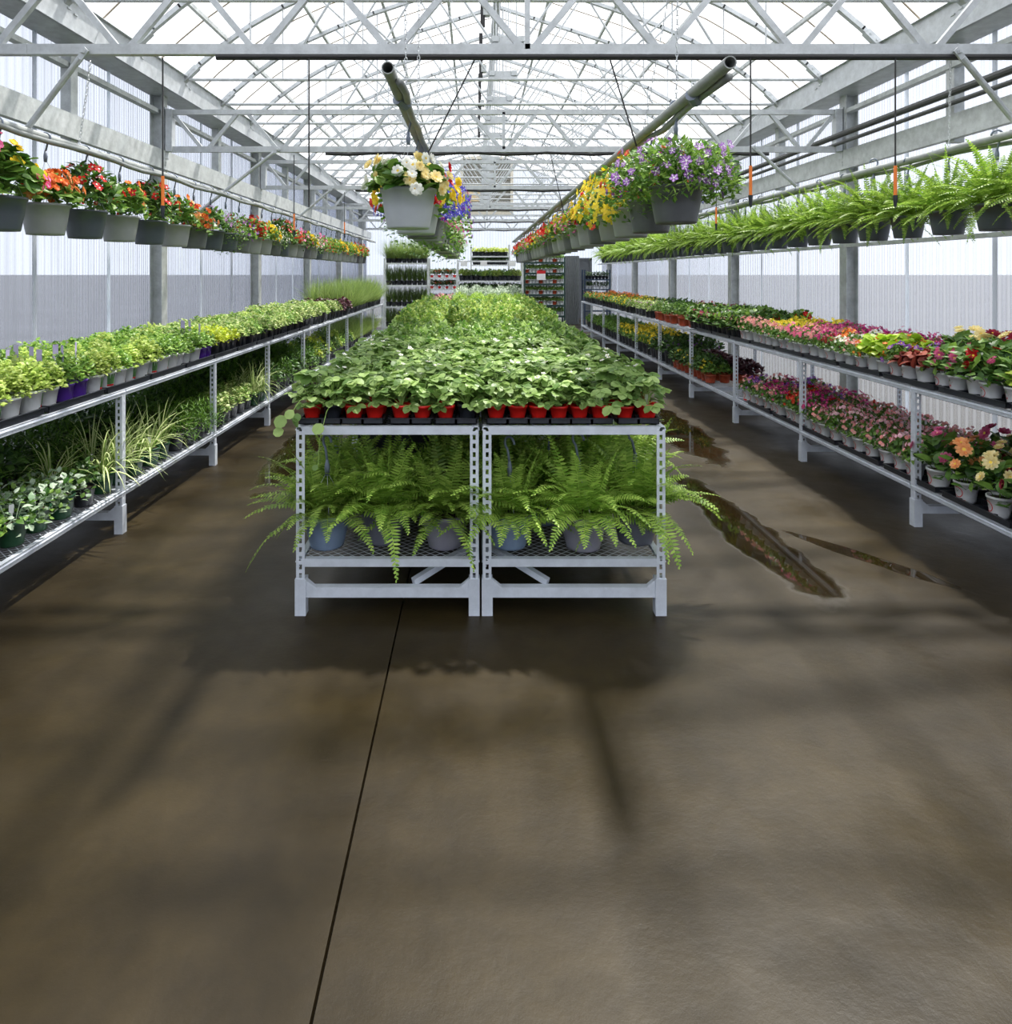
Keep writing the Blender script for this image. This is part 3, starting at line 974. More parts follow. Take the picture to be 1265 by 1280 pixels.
# grey sheet partition and dark doorway at the far right
mb = MB(); n = 70
vs = []
for i in range(n + 1):
    x = 2.9 + .47 * i / n
    vs += [(x, 21.6 + .012 * sin(i * .9), 0), (x, 21.6 + .012 * sin(i * .9), 2.2), (x, 21.66 + .012 * sin(i * .9), 2.2), (x, 21.66 + .012 * sin(i * .9), 0)]
mb.add(vs, [(4 * i + j, 4 * i + (j + 1) % 4, 4 * (i + 1) + (j + 1) % 4, 4 * (i + 1) + j) for i in range(n) for j in range(4)])
structure(mb.build('wall_partition', plain('grey_ribbed_sheet', srgb(122, 126, 128), .5)), 'narrow grey ribbed partition beside the green racks')
mb = MB(); mb.b2((4.2, 24.45, 0), (4.28, 24.55, 2.2)); mb.b2((3.5, 24.45, 0), (3.58, 24.55, 2.2)); mb.b2((3.5, 24.45, 2.12), (4.28, 24.55, 2.2)); mb.b2((3.58, 24.5, 0), (4.2, 24.54, 2.12))
structure(mb.build('door_1', plain('dark_door', srgb(96, 100, 104), .5)), 'dark door in the far gable wall')

# ------------------------------------------------------------------ benches
BW, BL, BH = .88, 1.5, .9
def leg_mesh():
    mb = MB()
    w = .04; z0, z1 = .17, .87
    nS = 17; pitch = (z1 - z0) / nS
    for (ax, off) in (('x', 0), ('y', 0)):
        for i in range(nS + 1):
            zc = z0 + i * pitch
            if ax == 'x':
                mb.box((0, -w / 2, zc), (.014, .003, pitch * .42))
            else:
                mb.box((-w / 2, 0, zc), (.003, .014, pitch * .42))
        for s in (-1, 1):
            if ax == 'x':
                mb.box((s * .0135, -w / 2, (z0 + z1) / 2 + .008), (.013, .003, z1 - z0 + .016))
            else:
                mb.box((-w / 2, s * .0135, (z0 + z1) / 2 + .008), (.003, .013, z1 - z0 + .016))
    mb.b2((-.026, -.026, 0), (.026, .026, .175))
    mb.b2((-.02, -.02, .17), (-.017, .02, .88)); 
    return mb.mesh('leg', [BENCH])
LEG = leg_mesh()
LEGM = LEG.copy()   # mirrored for the other side
for v_ in LEGM.vertices:
    v_.co.x *= -1
LEGM.flip_normals()

def shelf_mesh(zt):
    """expanded-metal deck inside a folded rim; local x across, y along, origin at the centre of the near end"""
    mb = MB(); w = BW - .01; e = .045
    for s in (-1, 1):
        mb.b2((s * w / 2, .004, zt - .038), (s * (w / 2 - .003), BL - .004, zt)); mb.b2((s * w / 2, .004, zt - .003), (s * (w / 2 - .03), BL - .004, zt))
        mb.b2((s * w / 2, .004, zt - .038), (s * (w / 2 - .018), BL - .004, zt - .035)); mb.b2((s * (w / 2 + .004), .004, zt - .017), (s * (w / 2), BL - .004, zt - .012))
    for y in (.004, BL - .004):
        q = 1 if y < .1 else -1
        mb.add([(-w / 2 + .02, y, zt), (w / 2 - .02, y, zt), (w / 2 - .04, y, zt - .038), (-w / 2 + .04, y, zt - .038),
                (-w / 2 + .02, y + .003 * q, zt), (w / 2 - .02, y + .003 * q, zt), (w / 2 - .04, y + .003 * q, zt - .038), (-w / 2 + .04, y + .003 * q, zt - .038)],
               [(0, 1, 2, 3), (7, 6, 5, 4), (0, 4, 5, 1), (2, 6, 7, 3), (1, 5, 6, 2), (0, 3, 7, 4)])
        mb.b2((-w / 2 + .02, y, zt - .003), (w / 2 - .02, y + .03 * q, zt))
    # diamond lattice as zig-zag strands
    px, py = .05, .022
    nx = int(BW / px); ny = int((BL - .04) / py)
    x0 = -BW / 2 + .015; sx = (BW - .03) / nx
    for j in range(ny + 1):
        y = .02 + j * py
        ph = j % 2
        pts = []
        for i in range(2 * nx + 1):
            up = ((i + ph * 0) % 2 == 0)
            pts.append((x0 + sx * i / 2, y + (py * .5 if (i + ph) % 2 else -py * .5) * .82, zt - .004))
        for a, b in zip(pts, pts[1:]):
            h = .0028
            mb.add([(a[0], a[1] - h, a[2]), (b[0], b[1] - h, b[2]), (b[0], b[1] + h, b[2]), (a[0], a[1] + h, a[2])], [(0, 1, 2, 3)])
    return mb.mesh('shelf', [BENCH])
SH_TOP, SH_LOW = shelf_mesh(BH), shelf_mesh(.27)
mb = MB()
mb.b2((-BW / 2 + .03, -.02, .085), (BW / 2 - .03, .02, .133))
for s in (-1, 1):
    x = s * (BW / 2 - .046)
    mb.add([(x, -.021, .13), (x - s * .055, -.021, .13), (x, -.021, .175), (x, .005, .13), (x - s * .055, .005, .13), (x, .005, .175)], [(0, 1, 2), (3, 5, 4), (0, 3, 4, 1), (1, 4, 5, 2), (0, 2, 5, 3)])
FOOT = mb.mesh('foot_rail', [BENCH])
def brace_mesh(s):
    mb = MB(); mb.bar((s * (BW / 2 - .03), .25, .24), (-s * -.12, .05, .14), .03, .03)
    return mb.mesh('brace', [BENCH])
BR_L, BR_R = brace_mesh(1), brace_mesh(-1)

def bench(x, y, rz, label, group, first=True, brace=None):
    t = tag(empty('metal_bench', (x, y, 0), rz), label, 'bench', group)
    def c(n, me, loc=(0, 0, 0)):
        o = bpy.data.objects.new(n, me); col.objects.link(o); o.parent = t; o.location = loc
    for yy in ((.024, BL - .024) if first else (BL - .024,)):
        c('leg', LEG, (-BW / 2 + .026, yy, 0)); c('leg', LEGM, (BW / 2 - .026, yy, 0))
        c('foot_rail', FOOT, (0, yy, 0))
    c('top_shelf', SH_TOP); c('lower_shelf', SH_LOW)
    if brace is not None:
        c('brace', brace)
    return t

CX = (-.415, .475); CY0 = 3.2
for s in (0, 1):
    for k in range(8):
        sd = ('left', 'right')[s]
        bench(CX[s], CY0 + k * (BL + .02), 0, 'pale zinc two-shelf table, %s of the %s row down the centre' % ('front' if k == 0 else nth(k), sd), 'centre tables', True, (BR_L, BR_R)[s] if k == 0 else None)
LBX, LY0 = -2.2 - BW / 2, 2.75
RBX, RY0 = 2.83 + BW / 2, 2.87
NL, NR = 9, 10
for k in range(NL):
    bench(LBX, LY0 + k * BL, 0, 'galvanised two-shelf bench along the left wall, %s from the front' % nth(k), 'left wall benches', k == 0)
for k in range(NR):
    bench(RBX, RY0 + k * BL, 0, 'galvanised two-shelf bench along the right wall, %s from the front' % nth(k), 'right wall benches', k == 0)

# black carrier trays
def tray_mesh(w, l, cells, h=.03):
    mb = MB()
    mb.b2((-w / 2, -l / 2, 0), (w / 2, l / 2, .004))
    for s in (-1, 1):
        mb.b2((s * w / 2, -l / 2, 0), (s * (w / 2 - .004), l / 2, h)); mb.b2((-w / 2, s * l / 2, 0), (w / 2, s * (l / 2 - .004), h))
        mb.b2((s * (w / 2 + .008), -l / 2 - .008, h - .004), (s * (w / 2 - .006), l / 2 + .008, h)); mb.b2((-w / 2 - .008, s * (l / 2 + .008), h - .004), (w / 2 + .008, s * (l / 2 - .006), h))
    nx, ny = cells
    for i in range(1, nx):
        x = -w / 2 + w * i / nx; mb.b2((x - .006, -l / 2, 0), (x + .006, l / 2, h - .004))
    for j in range(1, ny):
        y = -l / 2 + l * j / ny; mb.b2((-w / 2, y - .006, 0), (w / 2, y + .006, h - .004))
    return mb.mesh('plant_tray', [BLACKP])
def tray(me, loc, label, group, rz=0):
    o = bpy.data.objects.new('plant_tray', me); col.objects.link(o)
    o.location = loc; o.rotation_euler = (0, 0, rz)
    tag(o, label, 'tray', group)
    return o
TR_C = tray_mesh(.2, .5, (2, 5)); TR_S = tray_mesh(.28, .52, (2, 4), .035)
# ------------------------------------------------------------------ plants: shared meshes
RNG = random.Random(7)
def M(mb, name, mats, smooth=False):
    return mb.mesh(name, mats if isinstance(mats, list) else [mats], smooth)

F_STRAW = [M(strawberry(10 + i), 'foliage', [L_STRAW, L_STEM]) for i in range(8)]
F_STRAWFL = [M(white_flowers(30 + i), 'blossoms', [petal('white'), EYE]) for i in range(3)]
F_FERN = [M(fern(40 + i, 74, (.24, .46), .17, 10, 82, (.7, 1.9), .07), 'fronds', L_FERN) for i in range(4)]
F_FERNH = [M(fern(50 + i, 92, (.28, .52), .18, 0, 80, (.6, 1.8), .055), 'fronds', L_FERN_B) for i in range(5)]

def herb_kind(mats, n, r, h, z0, L, W, shape=OV, seeds=3, stems=0, **kw):
    return [M(clump(100 + i * 7 + n, n, r, h, z0, L, W, shape, len(mats) if isinstance(mats, list) else 1, stems, **kw), 'foliage', mats) for i in range(seeds)]

F_PARS = herb_kind([L_HERB], 330, .09, .16, .095, .023, .019, ROUND, stems=8)
F_MINT = herb_kind([L_HERB2], 200, .09, .15, .095, .03, .02, OV, stems=6)
F_CREAM = herb_kind([L_CREAM, L_CREAM, L_HERB2], 230, .1, .14, .095, .03, .021, OV, stems=5)
F_LIME = herb_kind([L_YELLOW], 120, .095, .13, .1, .035, .022, OV)
F_DARK = herb_kind([L_DARK], 150, .11, .17, .1, .04, .025, OV, stems=5)
F_SILVER = herb_kind([L_SILVER, L_SILVER, L_MID], 190, .13, .2, .06, .036, .027, OV, stems=6, low=.1)
F_FEATH = herb_kind([L_FEATHER], 420, .15, .27, .06, .05, .006, LANCE, stems=14, low=.1)
F_PEP = herb_kind([L_STRAW, L_HERB2], 120, .12, .22, .06, .07, .04, OV, 4, stems=7)
F_CEL = herb_kind([L_HERB2, L_HERB], 260, .15, .3, .06, .05, .03, OV, 4, stems=10)
F_TALL = herb_kind([L_HERB2, L_LIME], 420, .2, .34, .05, .07, .012, LANCE, stems=8)
F_GREYL = herb_kind([L_GREY], 320, .2, .34, .06, .06, .022, OV, stems=6)
F_GRASS = [M(grass(210 + i, 130, (.34, .62), .008, .08, (.3, 1.5), .045, 40, 88), 'blades', L_GRASS) for i in range(3)]
F_GRASSD = [M(grass(220 + i, 70, (.3, .5), .009, .08, (.2, 1.0), .04, 55, 88), 'blades', L_GRASS_D) for i in range(3)]
F_SPID = [M(grass(230 + i, 34, (.22, .4), .018, .1, (1.2, 2.6), .025, 25, 85, 1), 'blades', [L_SPIDER, L_SPIDER_C]) for i in range(3)]
F_HEU = herb_kind([L_BROWN], 60, .1, .1, .1, .066, .062, ROUND, stems=4)
F_BURG = herb_kind([L_PURP], 90, .1, .15, .09, .05, .04, ROUND)
F_LIMEBIG = herb_kind([L_LIME], 70, .1, .15, .1, .06, .05, ROUND)
F_FLW = herb_kind([L_MID], 130, .09, .12, .095, .036, .02, OV)
F_FLWBIG = herb_kind([L_MID, L_DARK], 80, .13, .2, .095, .078, .044, OV, stems=7)

def bl(cols, n, r, h, z0, size, petals=5, rows=1, eye=EYE, seeds=2, cluster=1, low=.8, side=.5):
    return [M(blossoms(300 + i * 3 + n, n, r, h, z0, size, len(cols), petals, True, low, rows, cluster, False, side), 'blossoms', [petal(c) for c in cols] + [eye]) for i in range(seeds)]

B_SMALL = {c: bl([c], 26, .09, .13, .105, .026) for c in ('magenta', 'rose', 'yellow', 'violet', 'red', 'white', 'orange', 'lilac', 'pink', 'crimson', 'blush')}
B_FEW = {c: bl([c], 8, .09, .13, .105, .026) for c in ('yellow', 'orange', 'violet', 'lilac')}
B_MUM = bl(['blush', 'blush', 'rose'], 24, .08, .13, .105, .026, 8, 2)
B_ZIN = {c: bl([c], 6, .09, .13, .115, .055, 9, 3) for c in ('red', 'pink', 'yellow', 'crimson')}
B_PAN = {c: bl([c], 9, .1, .12, .1, .045, 5, 1) for c in ('violet', 'magenta', 'orange', 'blue', 'yellow')}
B_DAH = {c: bl([c], 6, .12, .2, .12, .066, 9, 3, side=1.) for c in ('cream', 'peach', 'crimson', 'pink')}

def pick(a):
    return RNG.choice(a)

def zone(cat, name, x, y, z, parts, label, group=None, sc=1., rz=None):
    return put(name, parts, (x, y, z), RNG.uniform(0, 6.28) if rz is None else rz, sc, label, cat, group)

# ------------------------------------------------------------------ centre tables: strawberries in front
ZT = BH + .006
SX = {0: [391, 417, 443, 469, 502, 528, 557, 584], 1: [620, 647, 673, 698, 724, 750, 780, 808]}
BLACK_POTS = {(0, 0, 1), (0, 0, 7)}
PXM = 840 / 3.3
for s in (0, 1):
    sd = ('left', 'right')[s]
    xs = [(px - 593) / PXM for px in SX[s]]
    for r in range(17):
        y = 3.29 + r * .112
        if 1.42 < (y - CY0) < 1.56:
            y += .06
        for c, x in enumerate(xs):
            blk = (s, r, c) in BLACK_POTS or (r > 0 and RNG.random() < .06)
            parts = (P_BLK if blk else P_RED) + [('foliage', pick(F_STRAW))]
            fl = r > 0 and RNG.random() < .22
            if fl:
                parts.append(('blossoms', pick(F_STRAWFL)))
            if (s, r, c) in {(1, 0, 7), (1, 0, 5)} or (r > 0 and RNG.random() < .05):
                parts.append(T_SMALL)
            if r == 0:
                lab = 'strawberry plant in %s pot, %s from the left along the front edge of the %s centre table' % ('black' if blk else 'red', nth(c), sd)
                if len(lab.split()) > 16:
                    lab = 'strawberry in %s pot, %s from left, front edge of %s centre table' % ('black' if blk else 'red', nth(c), sd)
                g = 'front row of strawberries'
            elif r == 1:
                lab = 'leafy strawberry plant in the second row of the %s centre table, %s from the left' % (sd, nth(c)); g = 'second row of strawberries'
                if len(lab.split()) > 16:
                    lab = 'strawberry plant, second row of the %s centre table, %s from left' % (sd, nth(c))
            else:
                lab = 'strawberry plant in the packed leafy mass behind the front rows of the centre tables'; g = 'massed strawberries'
            jit = 0 if r == 0 else .012
            zone('plant', 'strawberry_plant', x + RNG.uniform(-jit, jit), y + RNG.uniform(-jit, jit), ZT + .012, parts, lab, g, RNG.uniform(.95, 1.1) if r == 0 else RNG.uniform(.95, 1.2),
                 RNG.uniform(0, 6.28) if r or not (c == 7 and s) else .2)
    for k in range(4):
        tray(TR_C, ((xs[2 * k] + xs[2 * k + 1]) / 2, 3.48, ZT), 'black carrier tray under the %s pair of front strawberry pots, %s centre table' % (nth(k), sd), 'front strawberry trays')

# runner that trails over the front left corner
t = tag(empty('strawberry_runner', (-.8, 3.2, ZT + .02)), 'strawberry runner with round leaves hanging over the front left table corner', 'plant')
mb = MB()
mb.tube([(.03, .08, .12), (-.03, .0, .1), (-.08, -.03, .02)], .002, 5)
mb.tube([(.12, .06, .1), (.1, -.02, .05), (.07, -.03, -.08), (.06, -.02, -.2)], .002, 5)
mb.build('stem', L_STEM, t)
mb = MB(); R = random.Random(4)
for (px, pz, L) in ((-.09, .03, .065), (-.055, .06, .05), (-.1, -.035, .05), (-.05, -.01, .055), (-.035, .045, .045), (.08, -.005, .06), (.06, -.2, .03)):
    leaf(mb, V((px, -.03, pz)), V((R.uniform(-.6, .2), -.3, R.uniform(-.5, .4))).normalized(), V((.1, -1, .45)).normalized(), L, L * .95, .15, .1, ROUND)
mb.build('foliage', L_STRAW, t)

# further back on the centre tables
def far_block(y0, y1, pitch, xs, fn):
    y = y0; i = 0
    while y < y1:
        for c, x in enumerate(xs):
            fn(x + RNG.uniform(-.03, .03), y + RNG.uniform(-.03, .03), i, c)
        y += pitch; i += 1
XS_C = [-.79, -.63, -.47, -.31, -.13, .03, .16, .29, .45, .61, .77, .87]
def pep(x, y, i, c):
    zone('plant', 'pepper_seedling', x, y, ZT, P_BLK2 + [('foliage', pick(F_PEP))], 'broad-leaved vegetable seedling in the band behind the strawberries', 'vegetable seedlings behind the strawberries', RNG.uniform(.72, .92))
far_block(5.22, 7.4, .17, XS_C, pep)
def cel(x, y, i, c):
    zone('plant', 'celery_seedling', x, y, ZT, P_BLK2 + [('foliage', pick(F_CEL))], 'light green leafy seedling in the middle stretch of the centre tables', 'light green seedlings mid table', RNG.uniform(.85, 1.05))
far_block(7.45, 10.8, .2, [-.76, -.5, -.24, .03, .3, .56, .82], cel)
def back(x, y, i, c):
    if x < -.35 and y > 11.6:
        k = pick(['blush', 'magenta', 'rose'])
        zone('plant', 'bedding_plant', x, y, ZT, P_WHT + [('foliage', pick(F_FLW)), ('blossoms', pick(B_SMALL[k]))], 'pink flowering pot at the far left end of the centre tables', 'pink pots at the far end of the centre tables', 1.2)
    elif y > 13.2:
        zone('plant', 'dusty_miller', x, y, ZT, P_BLK2 + [('foliage', pick(F_GREYL))], 'grey felt-leaved plant at the far end of the centre tables', 'grey plants at the far end', RNG.uniform(1.0, 1.25))
    else:
        zone('plant', 'grassy_herb', x, y, ZT, P_BLK2 + [('foliage', pick(F_TALL))], 'bright lime grassy plant towards the far end of the centre tables', 'lime grassy plants', RNG.uniform(.85, 1.05))
far_block(10.95, 15.2, .3, [-.74, -.5, -.25, .05, .3, .55, .8], back)

# ------------------------------------------------------------------ ferns on the lower shelf
def fern_pot(nm, mat):
    return [('pot', basket_pot(nm, .115, .082, .17, mat), [('soil', soil_mesh('soil', .105, .15))])]
PF = {'blue grey': fern_pot('blue', BLUE_POT), 'slate': fern_pot('slate', SLATE_POT), 'mauve grey': fern_pot('mauve', MAUVE_POT), 'dark grey': fern_pot('dark', plain('dark_grey_pot_plastic', srgb(98, 100, 112), .38))}
HG = [hanger_mesh(.165, .112, .515, 0, l) for l in (0, .03, -.05)]
ZL = .276
for (px, y, c, hg, lab, sc) in (
        (409, 3.36, 'blue grey', 0, 'fern in blue grey hanging pot at the outer end of the left lower shelf', 1.),
        (480, 3.42, 'dark grey', None, 'fern spilling over the front lip, middle of the left lower shelf', 1.04),
        (556, 3.36, 'mauve grey', None, 'fern in dark grey pot beside the inner leg, left lower shelf', .98),
        (430, 3.9, 'slate', 2, 'rear fern behind the blue grey pot, left lower shelf', .9),
        (565, 3.95, 'slate', None, 'rear fern behind the dark grey pot, left lower shelf', .95),
        (637, 3.36, 'blue grey', 0, 'fern in pale blue grey pot nearest the inner leg, right lower shelf', .98),
        (682, 3.68, 'blue grey', 1, 'fern in blue pot set back between the front pots, right lower shelf', .95),
        (729, 3.34, 'mauve grey', 1, 'fern in mauve grey pot with leaning hook, middle of the right lower shelf', 1.02),
        (794, 3.42, 'dark grey', 0, 'fern in dark grey pot at the outer end of the right lower shelf', 1.04),
        (640, 4.0, 'slate', 2, 'rear fern nearest the inner leg, right lower shelf', 1.),
        (735, 4.1, 'slate', 0, 'rear fern in the middle of the right lower shelf', 1.05),
        (775, 4.3, 'slate', 2, 'rear fern by the outer legs of the right lower shelf', 1.0)):
    x = (px - 593) / 840 * y
    parts = PF[c] + [('fronds', pick(F_FERN))]
    if hg is not None:
        parts = parts + HG[hg]
    zone('fern', 'potted_fern', x, y, ZL, parts, lab, 'ferns on the lower shelves', sc)
for s, xx in ((0, -.3), (1, .45)):
    for k in range(3):
        zone('fern', 'potted_fern', xx + RNG.uniform(-.25, .25), 5.0 + .4 * k, ZL, PF['slate'] + [('fronds', F_FERN[k])], 'dim fern deep under the second %s centre table' % ('left', 'right')[s], 'ferns deep under the %s centre tables' % ('left', 'right')[s])
for k in range(3):
    tray(TR_S, (-.42, 4.3, ZL + .42 + .034 * k), 'black empty tray, %s of the stack under the left centre table' % ('lowest', 'middle', 'topmost')[k], 'stacked empty trays', pi / 2)
mb = MB()
mb.b2((-.3, -.16, 0), (.3, .16, .4)); mb.b2((-.32, -.18, .36), (.32, .18, .4))
for q in range(8):
    mb.b2((-.29 + q * .075, -.17, .03), (-.25 + q * .075, -.155, .33))
o = mb.build('plastic_crate', BLACKP, None, False, (-.42, 4.3, ZL)); tag(o, 'black upturned crate carrying the empty trays under the left centre table', 'crate')

# ------------------------------------------------------------------ left wall benches
XA = LBX + BW / 2          # aisle edge
def left_top(x, y, i, c, front):
    g = 'packed plants on the left wall bench'
    if y < 3.42:
        k = ('coriander', 'pale green herb in white pot', P_WHT + [D_PHOTO, ('foliage', pick(F_PARS))])
    elif y < 3.72:
        k = ('parsley', 'pale green parsley in white pot', P_WHT + [D_PHOTO, ('foliage', pick(F_PARS))])
    elif y < 3.98 and c < 4:
        k = ('lavender_seedling', 'herb with lilac tag in purple pot', P_PUR + [T_LILAC, ('foliage', pick(F_MINT))])
    elif y < 4.95 and c < 4:
        k = ('parsley', 'light green herb in white pot', P_WHT + [D_PHOTO, ('foliage', pick(F_PARS if RNG.random() < .65 else F_MINT))])
    elif y < 5.5:
        k = ('mint', 'mid green herb in white pot', P_WHT + [('foliage', pick(F_MINT))])
    elif y < 5.75 and c < 2:
        k = ('lavender_seedling', 'herb with lilac tag in purple pot', P_PUR + [T_LILAC, ('foliage', pick(F_MINT))])
    elif y < 6.3 and c < 2:
        k = ('lime_herb', 'yellow green herb in black pot', P_BLK2 + [('foliage', pick(F_LIME))])
    else:
        k = ('variegated_plant', 'cream edged foliage plant in black pot', P_BLK2 + [('foliage', pick(F_CREAM if RNG.random() < .75 else F_HERBS))])
    return k
F_HERBS = F_PARS + F_MINT
y = 3.02; i = 0
while y < 8.6:
    for c in range(6):
        x = XA - .085 - c * .135
        nm, d, parts = left_top(x, y, i, c, c == 0)
        z = ZT + .006
        lab = '%s, %s along the aisle edge of the left bench' % (d, nth(i)) if c == 0 else '%s in the packed rows of the left bench top' % d
        zone('plant', nm, x + RNG.uniform(-.01, .01), y + RNG.uniform(-.015, .015), z, parts, lab, 'aisle edge of the left bench' if c == 0 else d + ' on the left bench', RNG.uniform(.95, 1.15), RNG.uniform(-.4, 1.2) + pi / 2 if c == 0 else None)
    y += .142; i += 1
for k in range(11):
    tray(TR_S, (XA - .155, 3.2 + .56 * k, ZT), 'black carrier tray at the aisle edge of the left bench, %s from the front' % nth(k), 'left bench trays')
while y < 16:
    for c in range(4):
        x = XA - .1 - c * .21
        if y < 11.2:
            a = ('variegated_plant', 'cream edged foliage plant far along the left bench', P_BLK2 + [('foliage', pick(F_CREAM))], 1.25)
        elif y < 12 :
            a = ('burgundy_foliage', 'burgundy leaved plant far along the left bench', P_BLK2 + [('foliage', pick(F_BURG))], 1.2)
        else:
            a = ('ornamental_grass', 'tall pale ornamental grass at the far end of the left bench', P_BLK2 + [('blades', pick(F_GRASS))], 1.)
        zone('plant', a[0], x + RNG.uniform(-.03, .03), y + RNG.uniform(-.03, .03), ZT, a[2], a[1], a[1].split(' far ')[0].split(' at ')[0] + 's', a[3] * RNG.uniform(.9, 1.1))
    y += .235

ZB = .276
y = 2.95; i = 0
while y < 9.6:
    for c in range(4):
        x = XA - .1 - c * .19
        if y < 3.25:
            k = ('leafy_plant', 'green leafy plant in green pot', P_GRN + [('foliage', pick(F_SILVER if c else F_HERBS))], 1.)
        elif y < 3.85 and c < 2:
            k = ('dead_nettle', 'silver leaved plant in green pot', P_GRN + [T_WHITE, ('foliage', pick(F_SILVER))], 1.05)
        elif y < 4.1 and c == 0:
            k = ('ivy_plant', 'dark leaved plant in tagged black pot', P_BLK2 + [T_WHITE, ('foliage', pick(F_DARK))], 1.05)
        elif y < 5.0 and c < 2:
            k = ('spider_plant', 'cream striped spider plant, green pot', P_GRN + [T_WHITE, ('blades', pick(F_SPID))], 1.)
        elif y < 5.9:
            k = ('asparagus_fern', 'feathery green plant in black pot', P_BLK2 + [('foliage', pick(F_FEATH))], 1.1)
        elif y < 6.8:
            k = (('variegated_plant', 'cream edged plant in black pot', P_BLK2 + [('foliage', pick(F_CREAM))], 1.2) if c < 2 else ('ivy_plant', 'dark leaved plant in black pot', P_BLK2 + [('foliage', pick(F_DARK))], 1.2))
        elif y < 7.4 and c < 2:
            k = ('spider_plant', 'cream striped spider plant, green pot', P_GRN + [('blades', pick(F_SPID))], 1.)
        else:
            k = ('ivy_plant', 'dark leaved plant in black pot', P_BLK2 + [('foliage', pick(F_DARK if RNG.random() < .7 else F_FEATH))], 1.25)
        lab = '%s, %s along the edge of the left lower shelf' % (k[1], nth(i)) if c == 0 else '%s deeper on the left lower shelf' % k[1]
        zone('plant', k[0] if c < 2 else 'foliage_plant', x + RNG.uniform(-.02, .02), y + RNG.uniform(-.02, .02), ZB, k[2] if c < 2 else P_BLK2 + [('foliage', pick(F_FEATH + F_DARK))], lab if c < 2 else 'dark foliage plant in the dim rear rows of the left lower shelf', 'edge of the left lower shelf' if c == 0 else (k[1] + 's deeper on the left lower shelf' if c == 1 else 'dim rear rows of the left lower shelf'), k[3] * RNG.uniform(.92, 1.08) * (1 if c < 2 else 1.35), RNG.uniform(.6, 2.4) if c == 0 else None)
    y += .2; i += 1
while y < 15.6:
    for c in range(3):
        x = XA - .12 - c * .26
        d = pick(['a', 'b', 'c']) if y < 12.5 else 'd'
        a = {'a': ('leafy_plant', 'leafy green plant far along the left lower shelf', F_HERBS, 1.3), 'b': ('lime_herb', 'yellow green plant far along the left lower shelf', F_LIME, 1.3),
             'c': ('ivy_plant', 'dark leafy plant far along the left lower shelf', F_DARK, 1.3), 'd': ('ornamental_grass', 'arching grass at the far end of the left lower shelf', F_GRASS, .8)}[d]
        zone('plant', a[0], x, y, ZB, P_BLK2 + [('foliage' if d != 'd' else 'blades', pick(a[2]))], a[1], a[1] + 's', a[3])
    y += .29

# ------------------------------------------------------------------ right wall benches
XB = RBX - BW / 2
def white(dec, *rest):
    return P_WHT + ([dec] if dec else []) + list(rest)
def right_top(y, c, i):
    dec = (D_LOGO, D_SWIRL, None)[i % 3] if c == 0 else None
    fol = ('foliage', pick(F_FLW)); big = ('foliage', pick(F_FLWBIG))
    if c >= 3 and y < 4.7:
        return ('dahlia', 'pale yellow dahlia', white(dec, big, ('blossoms', pick(B_DAH['cream' if RNG.random() < .8 else 'crimson']))))
    if c >= 3 and y < 6.6:
        return ('petunia', 'magenta petunia', white(dec, fol, ('blossoms', pick(B_SMALL['magenta']))))
    if y < 3.62:
        return ('marigold', 'yellow flowered plant', white(dec, ('foliage', pick(F_LIMEBIG)), ('blossoms', pick(B_PAN['yellow' if i % 2 else 'orange']))))
    if y < 3.95:
        return ('zinnia', 'rose red zinnia', white(dec, big, ('blossoms', pick(B_ZIN['red' if i % 2 else 'pink']))))
    if y < 4.25:
        return ('zinnia', 'pink zinnia', white(dec, big, ('blossoms', pick(B_ZIN['pink']))))
    if y < 4.5 and c < 3:
        return ('coral_bells', 'copper leaved plant', white(dec, ('foliage', pick(F_HEU))))
    if y < 4.75:
        return ('petunia', 'violet petunia', white(dec, fol, ('blossoms', pick(B_PAN['violet']))))
    if y < 5.0:
        return ('coleus', 'lime leaved plant with orange flowers', white(dec, ('foliage', pick(F_LIMEBIG)), ('blossoms', pick(B_PAN['orange']))))
    if y < 5.6:
        k = pick(['rose', 'white', 'crimson', 'orange'])
        return ('verbena', {'rose': 'soft pink', 'white': 'white', 'crimson': 'crimson', 'orange': 'orange'}[k] + ' bedding plant', white(dec, fol, ('blossoms', pick(B_SMALL[k]))))
    if y < 6.3:
        k = pick(['magenta', 'pink', 'rose'])
        return ('petunia', {'magenta': 'magenta', 'pink': 'pink', 'rose': 'soft pink'}[k] + ' trailing petunia', white(dec, fol, ('blossoms', pick(B_SMALL[k]))))
    if y < 7.2:
        k = 'yellow' if c else 'rose'
        return ('bidens', 'green plant with small %s flowers' % ('yellow' if c else 'pink'), white(dec, fol, ('blossoms', pick(B_SMALL[k]))))
    if y < 7.9 and c < 3:
        return ('geranium', 'soft pink geranium', P_BLK2 + [big, ('blossoms', pick(B_SMALL['rose']))])
    k = ['crimson', 'red'][c % 2] if c >= 2 else pick(['yellow', 'pink', 'rose'])
    return ('zinnia', {'crimson': 'crimson', 'red': 'red', 'yellow': 'yellow', 'pink': 'pink', 'rose': 'soft pink'}[k] + ' flowers in black pot', P_BLK2 + [big, ('blossoms', pick(B_ZIN.get(k, B_SMALL[k]) if k != 'rose' else B_SMALL['rose']))])
y = 3.2; i = 0
